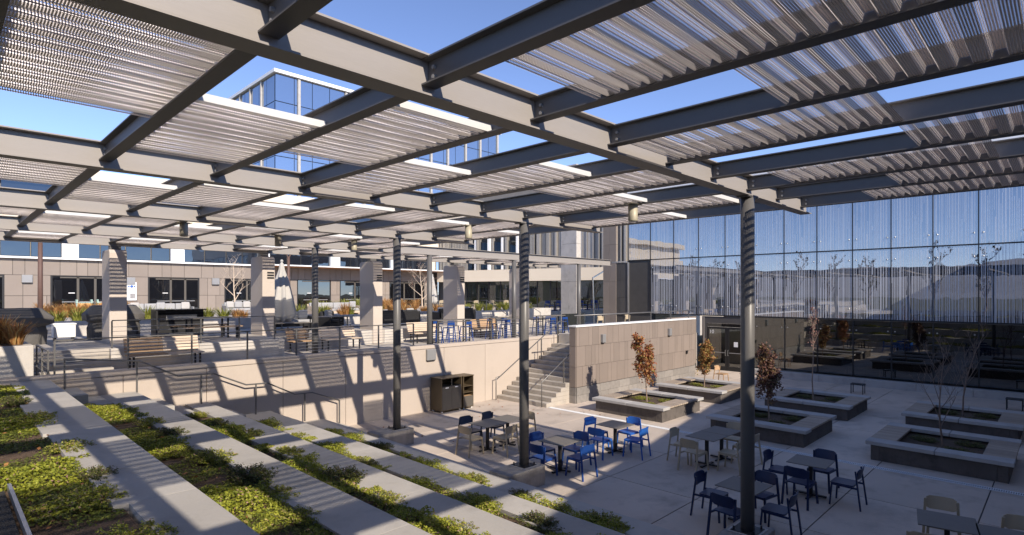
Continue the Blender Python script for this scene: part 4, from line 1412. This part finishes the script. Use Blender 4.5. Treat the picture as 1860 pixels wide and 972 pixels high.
def sofa(label, x, y, w, rz, m_, z=L2, frame='black_metal', cush=2):
    t = thing('sofa', label, 'sofa', (x, y, z), rz, 'outdoor lounge sofas')
    MB().box(-w / 2, w / 2, -0.4, 0.4, 0.12, 0.26).build('base', frame, t)
    n = max(1, int(round(w / 0.75)))
    for i in range(n):
        a, b = -w / 2 + 0.06 + (w - 0.12) * i / n, -w / 2 + 0.06 + (w - 0.12) * (i + 1) / n
        MB().box(a + .01, b - .01, -0.38, 0.25, 0.26, 0.42).build('seat_cushion', m_, t, bevel=0.04)
        MB().box(a + .01, b - .01, 0.12, 0.32, 0.42, 0.78).build('back_cushion', m_, t, bevel=0.05)
    for s in (-1, 1):
        MB().box(s * w / 2 - (0.07 if s > 0 else 0), s * w / 2 + (0.07 if s < 0 else 0), -0.4, 0.4, 0.26, 0.58).build('arm', frame, t, bevel=0.01)
        MB().box(s * (w / 2 - 0.1) - .03, s * (w / 2 - .1) + .03, -0.36, 0.36, 0, 0.12).build('foot', frame, t)
    MB().box(-w / 2, w / 2, 0.33, 0.4, 0.26, 0.7).build('back_frame', frame, t)
    for i in range(cush):
        px = -w / 2 + 0.35 + (w - 0.7) * (i / max(1, cush - 1))
        MB().box(px - 0.22, px + 0.22, -0.06, 0.08, 0.45, 0.85).build('pillow', ('white_fabric', 'grey_fabric')[i % 2], t, bevel=0.06)
    return t
sofa('long charcoal outdoor sofa seen behind the third pillar', 16.2, 24.4, 3.0, R(180), 'charcoal_fabric')
sofa('charcoal lounge sofa behind the fourth pillar', 20.8, 25.0, 2.6, R(180), 'charcoal_fabric')
sofa('grey cushioned sofa beside the closed striped parasol', 11.3, 25.4, 2.2, 0, 'grey_fabric')
sofa('dark single lounge chair left of the third pillar', 13.0, 24.6, 0.95, R(20), 'charcoal_fabric', cush=1)
sofa('pale sofa with cushions on the upper terrace behind the black cabinet', 9.0, 36.5, 3.2, 0, 'grey_fabric', L3, 'fixture_grey', 3)
sofa('pale armchair group with grey pillows under the small bare tree', 13.8, 37.5, 2.2, 0, 'grey_fabric', L3, 'fixture_grey', 4)
sofa('long pale woven sofa behind the striped column', 17.5, 32.6, 3.2, 0, 'grey_fabric', L3, 'wood_pale', 2)
def low_table(label, x, y, w, d, z, m_='table_top', h=0.42):
    t = thing('coffee_table', label, 'table', (x, y, z))
    MB().box(-w / 2, w / 2, -d / 2, d / 2, h - .03, h).build('table_top', m_, t)
    for sx in (-1, 1):
        for sy in (-1, 1):
            MB().bar((sx * (w / 2 - .05), sy * (d / 2 - .05), 0), (sx * (w / 2 - .05), sy * (d / 2 - .05), h - .03), 0.04).build('leg', 'black_metal', t)
low_table('dark low table in front of the parasol sofa', 10.3, 22.9, 1.5, 0.6, L2)
low_table('dark coffee table by the lounge seats left of the third pillar', 12.3, 23.4, 1.5, 0.8, L2, h=0.6)
# cafe chairs and tables on the upper terrace near the wing
for i, (x, y) in enumerate(((27.5, 33.0), (30.0, 34.2), (32.6, 33.4), (28.8, 37.0))):
    w = ('nearest', 'second', 'third', 'farthest')[i]
    table(x, y, 0, 'cafe table with tan chairs near the fin wing, ' + w + ' one', z=L3)
    for (dx, dy, a) in ((-0.6, 0, 0), (0.6, 0, 180), (0, -0.6, 90)):
        chair('tan_plastic', x + dx, y + dy, a, 'tan cafe chair at the %s side of the %s upper terrace table' % ({-0.6: 'left', 0.6: 'right', 0: 'near'}[dx], w), z=L3)
for i, (x, y) in enumerate(((33.5, 28.2), (35.5, 28.8), (37.4, 28.0))):
    w = ('left', 'middle', 'right')[i]
    table(x, y, 0, 'cafe table with navy chairs in shade before the wing, ' + w + ' one', z=L3)
    for (dx, dy, a) in ((-0.6, 0, 0), (0.6, 0, 180), (0, -0.6, 90)):
        chair('royal_blue', x + dx, y + dy, a, 'navy cafe chair at the %s side of the %s shaded table' % ({-0.6: 'left', 0.6: 'right', 0: 'near'}[dx], w), z=L3)
for i, (x, y) in enumerate(((21.5, 15.1), (23.6, 15.0))):
    chair('tan_plastic', x, y, -90, 'tan chair top seen above the brown tiled wall cap, %s one' % ('left', 'right')[i], z=L1 + .42)
struct('stair_landing', MB().box(20.0, 27.3, 14.05, 16.6, L1 - .02, L1 + .42).box(27.3, 30.7, 15.32, 16.6, L1 - .02, L1 + .42), 'terrace_paving')
# orange panels with mint chairs by the left doorways
for i, x in enumerate((6.9, 8.0)):
    t = thing('orange_bench', 'orange panelled seat before the left doorway, %s one' % ('left', 'right')[i], 'seat', (x, 45.5, L3))
    MB().box(-0.35, 0.35, -0.05, 0.0, 0.1, 0.75).build('panel', 'orange_panel', t)
    MB().box(-0.45, 0.45, -0.07, 0.5, 0.72, 0.76).build('ledge', 'mint', t)
    MB().box(-0.42, -0.36, 0, .5, 0, 0.95).box(0.36, 0.42, 0, .5, 0, 0.95).build('side', 'mint', t)

# ---- parasols
def parasol(label, x, y, z0, h, r, drop):
    t = thing('parasol', label, 'parasol', (x, y, z0))
    MB().tube([(0, 0, 0), (0, 0, h)], 0.03, 8).build('pole', 'fixture_grey', t)
    mb = MB()
    n = 32
    vs, fs = [], []
    prof = [(0.03, h + .02), (0.1, h - 0.1), (0.11, h - 0.3), (r * .5, h - drop * .3), (r * .78, h - drop * 0.6), (r, h - drop * 0.88), (r * .62, h - drop), (r * .45, h - drop * .97)]
    for i, (rr, zz) in enumerate(prof):
        for k in range(n):
            a = 2 * math.pi * k / n
            fold = 1 + 0.28 * math.cos(k * math.pi / 2 + i * .3) * (i > 1)
            zz2 = zz - (0.08 * (k % 4 == 0) if i > 4 else 0)
            vs.append((rr * fold * math.cos(a), rr * fold * math.sin(a), zz2))
    for i in range(len(prof) - 1):
        for k in range(n):
            k2 = (k + 1) % n
            fs.append((i * n + k, i * n + k2, (i + 1) * n + k2, (i + 1) * n + k))
    mb.smooth = True
    mb.add(vs, fs)
    mb.build('canopy', 'white_fabric', t)
    MB().lathe([(0.03, h), (0.07, h + .04), (0.06, h + .1), (0.02, h + .13)], 10).build('finial', 'white_fabric', t)
    MB().lathe([(0.3, 0.0), (0.3, 0.05), (0.05, 0.07)], 16).build('base', 'black_metal', t)
parasol('large closed off white parasol right of the second pillar', 10.75, 24.7, L2, 2.98, 0.5, 2.6)
parasol('slim closed white parasol beside the bare terrace tree', 26.2, 34.0, L3, 2.65, 0.32, 2.1)
for (x, y, lab) in ((26.0, 31.4, 'left one beside the slim white parasol'), (31.5, 22.6, 'right one beside the tall brown column')):
    z0 = L3 if y > 27 else L1
    t = thing('cantilever_post', 'grey cranked cantilever parasol post, ' + lab, 'post', (x, y, z0))
    mz = 2.55 if y > 27 else 3.6
    sx = 1 if y > 27 else -1
    MB().bar((0.4 * sx, 0.1, 0), (0.75 * sx, 0, mz - 0.3), 0.07).build('post', 'bright_steel', t)
    MB().bar((0.75 * sx, 0, mz - 0.32), (-0.75 * sx, 0, mz + 0.25), 0.07).build('arm', 'bright_steel', t)
# lamp posts
for (x, y, h, lab) in ((3.6, 35, 3.75, 'at the far left'), (17.9, 40, 3.95, 'behind the closed parasol')):
    t = thing('lamp_post', 'slim rust brown lamp post with forked top ' + lab, 'lamp post', (x, y, L3))
    MB().tube([(0, 0, 0), (0, 0, h)], [0.11, 0.09], 12).build('pole', 'rust_pole', t)
    MB().bar((0, 0, h - .05), (-0.22, 0, h + .3), 0.06).bar((0, 0, h - .05), (0.22, 0, h + .3), 0.06).build('fork', 'rust_pole', t)
    MB().box(-0.3, 0.3, -0.1, 0.1, h + .3, h + .36).build('lamp_head', 'rust_pole', t)
# glass balustrade and small steps by the tall pale column
t = thing('glass_balustrade', 'clear glass balustrade beside the tall pale column', 'balustrade', (25.6, 21.0, L1))
MB().box(0, 2.2, -0.01, 0.01, 0.1, 1.05).build('pane', 'rail_glass', t)
MB().box(0, 2.2, -0.03, 0.03, 0, 0.1).build('shoe', 'bright_steel', t)
t = thing('upper_steps', 'pale steps with steel rails rising to the shaded cafe', 'stairs', (27.0, 25.5, L1))
for i in range(6):
    MB().box(-1.5, 1.5, i * 0.3, 2.2, 0.0 if i == 0 else i * .15 + .002, (i + 1) * 0.15).build('step', 'stair_concrete', t)
for i, x in enumerate((25.4, 28.7)):
    handrail('steel rail on the %s side of the upper cafe steps' % ('left', 'right')[i], [(x, 25.4, L1), (x, 25.4, L1 + .95), (x, 27.2, L1 + 1.8), (x, 27.8, L1 + 1.8)], [(x, 27.2, L1 + .9, L1 + 1.8)])

# ================================================================== PLANTING
def patch(x, y, k):
    return np.sin(1.75 * y + 2.3 * k + 0.5 * np.sin(x * 2.1)) + 0.6 * np.sin(3.9 * y + x * 1.4 + k * 1.7) + 0.35 * np.sin(8.3 * y - 5.1 * x + k)

def scatter(x0, x1, y0, y1, dens):
    n = int((x1 - x0) * (y1 - y0) * dens)
    return x0 + (x1 - x0) * rng.random(n), y0 + (y1 - y0) * rng.random(n)

for k in range(5):
    x0 = -1.2 if k == 0 else FX[k - 1] + 0.02
    x1 = BK[k] + 0.14
    ya, yb = 2.2, (16.4 if k == 0 else 15.2)
    # leafy mats
    x, y = scatter(x0, x1, ya, yb, 4600 if k < 3 else 3400)
    p = patch(x, y, k)
    edge = np.where(x > BK[k] - 0.02, 0.45 * np.sin(y * 5.3 + k) + 0.4 * np.sin(y * 2.2 + 2 * k), 1.0)
    keep = (p > (0.0 if k == 0 else -0.15 if k == 1 else -0.55)) & (edge > 0.1)
    if k == 0:
        keep &= ~((x < 0.58) & (y < 7.7))
    x, y, p = x[keep], y[keep], p[keep]
    hgt = np.clip((p + 0.12 * k) * 0.13, 0.035, 0.11 + 0.02 * k) * (0.8 + 0.35 * np.sin(x * 11 + y * 3) * np.sin(y * 13 - x * 5))
    z = FZ[k] - 0.05 + (0.04 if k > 1 else 0) + hgt * np.sqrt(rng.random(len(x)))
    P = leaves(np.stack([x, y, z], 1), 0.037, 0.9, 0.55)
    tint = 0.25 + 0.6 * rng.random(len(x)) + 0.12 * np.sin(y * 2 + x)
    fl = rng.random(len(x)) < 0.035
    tint[fl] = 1.0
    o = link('ground_cover', quads_mesh('ground_cover', P, 'cover_leaf', tint))
    tag(o, 'bright yellow green leafy ground cover filling the bed behind the %s seating step' % which[k], 'ground cover', kind='stuff')
    # low creeping carpet in the rest
    x, y = scatter(x0, x1 - 0.1, ya, yb, 3200 if k < 3 else 2400)
    p = patch(x, y, k)
    keep = (p > -0.95) & (p < 0.3) & (rng.random(len(x)) < np.clip((p + 1.1) * 1.6, 0.1, 1))
    if k == 0:
        keep &= ~((x < 0.58) & (y < 7.7))
    x, y = x[keep], y[keep]
    z = FZ[k] - 0.055 + 0.025 * rng.random(len(x)) + 0.012
    P = leaves(np.stack([x, y, z], 1), 0.034, 1.8, 0.5)
    o = link('creeping_carpet', quads_mesh('creeping_carpet', P, 'low_leaf', rng.random(len(x))))
    tag(o, 'low dark green creeping carpet in the bed behind the %s seating step' % which[k], 'ground cover', kind='stuff')
# leaf litter on the mulch
n = 1500
x = -1 + 10 * rng.random(n)
y = 3 + 12 * rng.random(n)
kk = np.searchsorted(np.array(FX), x)
kk = np.clip(kk, 0, 4)
ok = (x < np.array(BK)[kk])
x, y, kk = x[ok], y[ok], kk[ok]
z = np.array(FZ)[kk] - 0.02 + 0.03 * rng.random(len(x))
o = link('leaf_litter', quads_mesh('leaf_litter', leaves(np.stack([x, y, z], 1), 0.06, 2.0, 0.6), 'amber_leaf', rng.random(len(x))))
tag(o, 'scattered dry brown leaves in the planting beds', 'leaves', kind='stuff')
n = 90
x = 10 + 7.5 * rng.random(n)
y = 10.5 + 6 * rng.random(n) ** 0.6
o = link('fallen_leaves', quads_mesh('fallen_leaves', leaves(np.stack([x, y, np.full(n, 0.012)], 1), 0.07, 6.0, 0.6), 'red_leaf', rng.random(n)))
tag(o, 'few dry leaves lying on the sunlit plaza', 'leaves', kind='stuff')

def shrub_meshes(seed, r, h, nst, m_, leaf=0.04, nl=34):
    rr = np.random.default_rng(seed)
    mb = MB()
    pts = []
    for i in range(nst):
        a = rr.random() * 6.28
        d = r * math.sqrt(rr.random())
        tip = Vector((math.cos(a) * d, math.sin(a) * d, h * (0.55 + 0.5 * rr.random()) * (1.15 - 0.5 * (d / r) ** 2)))
        root = Vector((math.cos(a) * d * .3, math.sin(a) * d * .3, -0.05))
        mid = root.lerp(tip, 0.5) + Vector((0, 0, 0.03))
        mb.tube([root, mid, tip], [0.005, 0.004, 0.002], 4, False)
        for q in range(nl):
            t = 0.25 + 0.75 * rr.random()
            c = root.lerp(mid, t * 2) if t < 0.5 else mid.lerp(tip, t * 2 - 1)
            pts.append((c.x + rr.normal() * 0.022, c.y + rr.normal() * 0.022, c.z + rr.normal() * 0.012))
    pts = np.array(pts)
    P = leaves(pts, leaf, 0.3, 0.5)
    return mb.mesh('stems', ['twig']), quads_mesh('foliage', P, m_, rng.random(len(P)))
SH = [shrub_meshes(11 + i, 0.42, 0.3, 70, 'shrub_leaf') for i in range(4)]
SG = [shrub_meshes(31 + i, 0.44, 0.22, 80, 'cover_leaf') for i in range(3)]
def shrub(x, y, z, s, label, kind=0, group='low shrubs along the seating steps'):
    t = thing('shrub', label, 'shrub', (x, y, z), random.random() * 6, group)
    t.scale = (s, s * 1.5, s * 0.85)
    t.rotation_euler = (0, 0, random.choice((0, math.pi)) + random.uniform(-.3, .3))
    a, b = random.choice(SG if kind else SH)
    link('stems', a, t)
    link('foliage', b, t)
EYE = Vector((0, 0, 4.3))
FW = Vector((math.cos(R(44.4)), math.sin(R(44.4)), 0))
RT = Vector((math.sin(R(44.4)), -math.cos(R(44.4)), 0))
rowpts = [
    [(1.1, 13.6), (1.15, 11.6), (1.3, 9.15), (1.28, 7.55), (1.1, 6.75), (1.2, 5.35), (0.3, 9.6), (-.1, 12.4), (0.5, 5.2)],
    [(2.85, 13.9), (2.98, 12.5), (3.0, 11.2), (2.75, 9.9), (3.0, 9.1), (3.02, 7.75), (2.98, 6.95), (2.9, 6.1)],
    [(4.62, 15.0), (4.6, 13.6), (4.68, 12.2), (4.7, 10.3), (4.68, 8.2), (4.6, 6.9), (4.65, 5.4)],
    [(6.2, 15.1), (6.32, 13.3), (6.3, 11.7), (6.25, 10.1), (6.3, 8.5), (6.38, 6.9), (6.4, 5.6)],
    [(8.0, 15.0), (8.05, 13.8), (8.08, 12.5), (8.1, 10.6), (8.08, 9.0), (8.12, 7.6), (8.15, 6.6), (8.2, 5.7)]]
lit = ['nearest the wall', 'second from the wall', 'third from the wall', 'fourth from the wall', 'fifth from the wall', 'sixth from the wall', 'seventh from the wall', 'eighth from the wall', 'ninth from the wall']
for k in range(5):
    for i, (x, y) in enumerate(rowpts[k]):
        kind = 0 if (i + k) % 3 == 0 else 1
        shrub(x - (0.05, .08, .1, .12, .12)[k], y, FZ[k] - 0.05, random.uniform(0.5, 0.8), '%s shrub overhanging the %s seating step, %s' % ('yellow green' if kind else 'dark twiggy', which[k], lit[i]), kind)

# small shrubs in the planters
for n_, (px0, py0, lab) in enumerate(PL):
    for q, (dx, dy) in enumerate(((0.9, 1.1), (1.9, 0.95), (1.75, 1.9))):
        shrub(px0 + dx, py0 + dy, 0.32, 0.6, 'small green shrub in the %s, %s' % (lab.split(' with')[0].split(' behind')[0] + (' by the plum tree' if n_ == 2 else ' at the back' if n_ == 3 else ''), ('left', 'right', 'far')[q]), 1 if n_ < 2 else 0, 'small shrubs in the planters')

# ---- trees
def tree(label, x, y, z, h, crown_w, m_leaf, nleaf, seed, clear=0.28, lean=0.0, spread=0.5, twm='bark', r0=0.028, leaf=0.07, depth=3, name='tree'):
    t = thing(name, label, 'tree', (x, y, z))
    rr = random.Random(seed)
    mb = MB()
    tips = []
    def grow(p, d, L, r, lev):
        n = 4
        pts, rad = [p], [r]
        q = p.copy()
        for i in range(n):
            d = (d + Vector((rr.uniform(-1, 1), rr.uniform(-1, 1), rr.uniform(0, .6))) * 0.12).normalized()
            q = q + d * (L / n)
            pts.append(q.copy())
            rad.append(max(0.0025, r * (1 - 0.75 * (i + 1) / n)))
        mb.tube(pts, rad, 6 if lev else 8, False)
        for i in range(1, n + 1):
            tips.append((pts[i], lev))
        if lev < depth:
            nb = (9, 4, 3)[min(lev, 2)]
            for b in range(nb):
                tt = (clear + (1 - clear) * (b + 0.6) / nb) if lev == 0 else rr.uniform(0.3, 0.95)
                f = tt * n
                i = min(int(f), n - 1)
                bp = pts[i].lerp(pts[i + 1], f - i)
                a = rr.uniform(0, 6.28) if lev else b * 2.4 + rr.uniform(-.4, .4)
                out = Vector((math.cos(a), math.sin(a), 0))
                nd = (out * spread + Vector((0, 0, 1)) * (1 - spread) + d * 0.4).normalized()
                ll = (h * (0.42 - 0.24 * tt) if lev == 0 else L * rr.uniform(0.4, 0.6)) * (crown_w if lev == 0 else 1)
                grow(bp, nd, ll, max(0.003, rad[i] * 0.55), lev + 1)
    grow(Vector((0, 0, 0)), Vector((lean, 0, 1)).normalized(), h, r0, 0)
    mb.build('trunk', twm, t)
    if nleaf:
        cand = [p for p, l in tips if l >= 1 and p.z > h * clear * 0.9]
        pts = []
        for i in range(nleaf):
            p = rr.choice(cand)
            pts.append((p.x + rr.gauss(0, 0.045), p.y + rr.gauss(0, 0.045), p.z + rr.gauss(0, 0.05)))
        if nleaf > 1000:
            for c in range(70):
                u = Vector((rr.gauss(0, 1), rr.gauss(0, 1), rr.gauss(0, 1))).normalized() * rr.random() ** 0.4
                cz = h * 0.65 + u.z * h * 0.34
                wd_ = h * 0.165 * crown_w * (1.1 - 0.35 * u.z)
                for q in range(nleaf // 130):
                    pts.append((u.x * wd_ + rr.gauss(0, .045), u.y * wd_ + rr.gauss(0, .045), cz + rr.gauss(0, .06)))
        P = leaves(np.array(pts), leaf, 0.1, 0.62)
        link('crown', quads_mesh('crown', P, m_leaf, rng.random(len(P))), t)
    return t
tree('slim young tree with red leaves in the front sunlit planter', 18.2, 10.95, 0.3, 2.15, 0.85, 'red_leaf', 1900, 3, 0.27, leaf=.085)
tree('slim young tree with amber leaves in the planter near door 10', 22.85, 11.0, 0.3, 1.78, 0.85, 'amber_leaf', 1800, 4, 0.27, leaf=.085)
tree('slim young tree with dark plum leaves in the shaded planter', 18.25, 6.65, 0.3, 1.95, 1.05, 'plum_leaf', 2400, 5, 0.28, leaf=.08)
tree('thin tree with few pink buds before the glass', 22.55, 6.65, 0.3, 3.2, 0.5, 'bud_leaf', 260, 6, 0.5, leaf=0.05, spread=0.35)
tree('bare forked young tree in the near right planter', 18.3, 2.3, 0.3, 2.45, 1.25, None, 0, 8, 0.16, spread=0.55, twm='twig', r0=0.026)
tree('bare slim young tree in the far right planter', 23.0, 2.4, 0.3, 2.8, 0.9, None, 0, 9, 0.2, spread=0.45, twm='twig', r0=0.026)
tree('small bare twiggy tree on the terrace before the panelled building', 14.2, 40.0, L3, 3.4, 1.2, None, 0, 10, 0.2, spread=0.72, twm='wood_pale', r0=0.06)
tree('bare pale twiggy tree left of the slim white parasol', 24.9, 33.5, L3, 3.0, 1.35, 'bud_leaf', 120, 12, 0.25, spread=0.75, twm='wood_pale', r0=0.06)
# trees across the road, mirrored in the glass
for i in range(9):
    tree('bare tree across the road behind the viewer, number %s from the south' % ('one', 'two', 'three', 'four', 'five', 'six', 'seven', 'eight', 'nine')[i], -52 - 4 * (i % 3), 2 + i * 7.5, 0, 9 + (i % 3), 1.0, 'far_tree_leaf', 500, 40 + i, 0.2, spread=0.55, r0=0.2, twm='twig', leaf=0.3)

# ---- ornamental grasses
def grass_mesh(seed, r, h, nb, m_):
    rr = np.random.default_rng(seed)
    a = rr.random(nb) * 6.28
    d = r * 0.35 * np.sqrt(rr.random(nb))
    root = np.stack([np.cos(a) * d, np.sin(a) * d, np.zeros(nb)], 1)
    a2 = a + rr.normal(size=nb) * 0.6
    out = r * (0.3 + 0.8 * rr.random(nb))
    hh = h * (0.55 + 0.5 * rr.random(nb))
    tip = root + np.stack([np.cos(a2) * out, np.sin(a2) * out, hh], 1)
    mid = root * .5 + tip * .5 + np.stack([-np.cos(a2) * out * .15, -np.sin(a2) * out * .15, hh * .15], 1)
    w = 0.012
    side = np.stack([-np.sin(a2), np.cos(a2), np.zeros(nb)], 1) * w
    q1 = np.stack([root - side, root + side, mid + side, mid - side], 1)
    q2 = np.stack([mid - side, mid + side, tip + side * .3, tip - side * .3], 1)
    P = np.concatenate([q1, q2])
    t = rr.random(nb)
    return quads_mesh('grass', P, m_, np.concatenate([t, t]))
GG = [grass_mesh(60 + i, 0.42, 0.62, 130, 'grass_green') for i in range(3)]
GO = [grass_mesh(70 + i, 0.38, 0.62, 130, 'grass_orange') for i in range(3)]
def grass(x, y, z, s, orange, label, group):
    o = link('grass_clump', random.choice(GO if orange else GG), None, (x, y, z), random.random() * 6)
    o.scale = (s, s, s * random.uniform(0.85, 1.15))
    tag(o, label, 'grass', group)
for i in range(64):
    x = -1.0 + i * 0.5 + random.uniform(-.1, .1)
    y = 27.7 + random.uniform(0, 1.1)
    og = (9.5 < x < 10.6) or (14.6 < x < 16.4) or (18.5 < x < 23.5)
    grass(x, y, L3 + .1, random.uniform(0.8, 1.1), og, ('orange dry' if og else 'yellow green') + ' ornamental grass clump in the long raised bed', ('orange' if og else 'green') + ' grasses in the raised bed')
for i in range(16):
    x = 4.2 + i * 0.3 + random.uniform(-.1, .1)
    grass(x, 40.5 + random.uniform(-.6, .6), L3, 1.25, True, 'orange dry grass clump before the left doorways', 'orange grasses before the left doorways')
for i in range(14):
    x = 21.0 + i * 0.75
    og = i > 6
    grass(x, 42.0 + random.uniform(-.5, .5), L3, 1.4, og, ('orange' if og else 'yellow green') + ' grass clump below the far windows', 'grass clumps below the far windows ' + ('orange' if og else 'green'))
for i in range(9):
    grass(-0.6 + i * 0.25, 18.1 + random.uniform(-.3, .4), L1 + 1.02, 1.0, True, 'dry orange grass clump on the tall planter block at the left edge', 'dry grass on the left planter block')
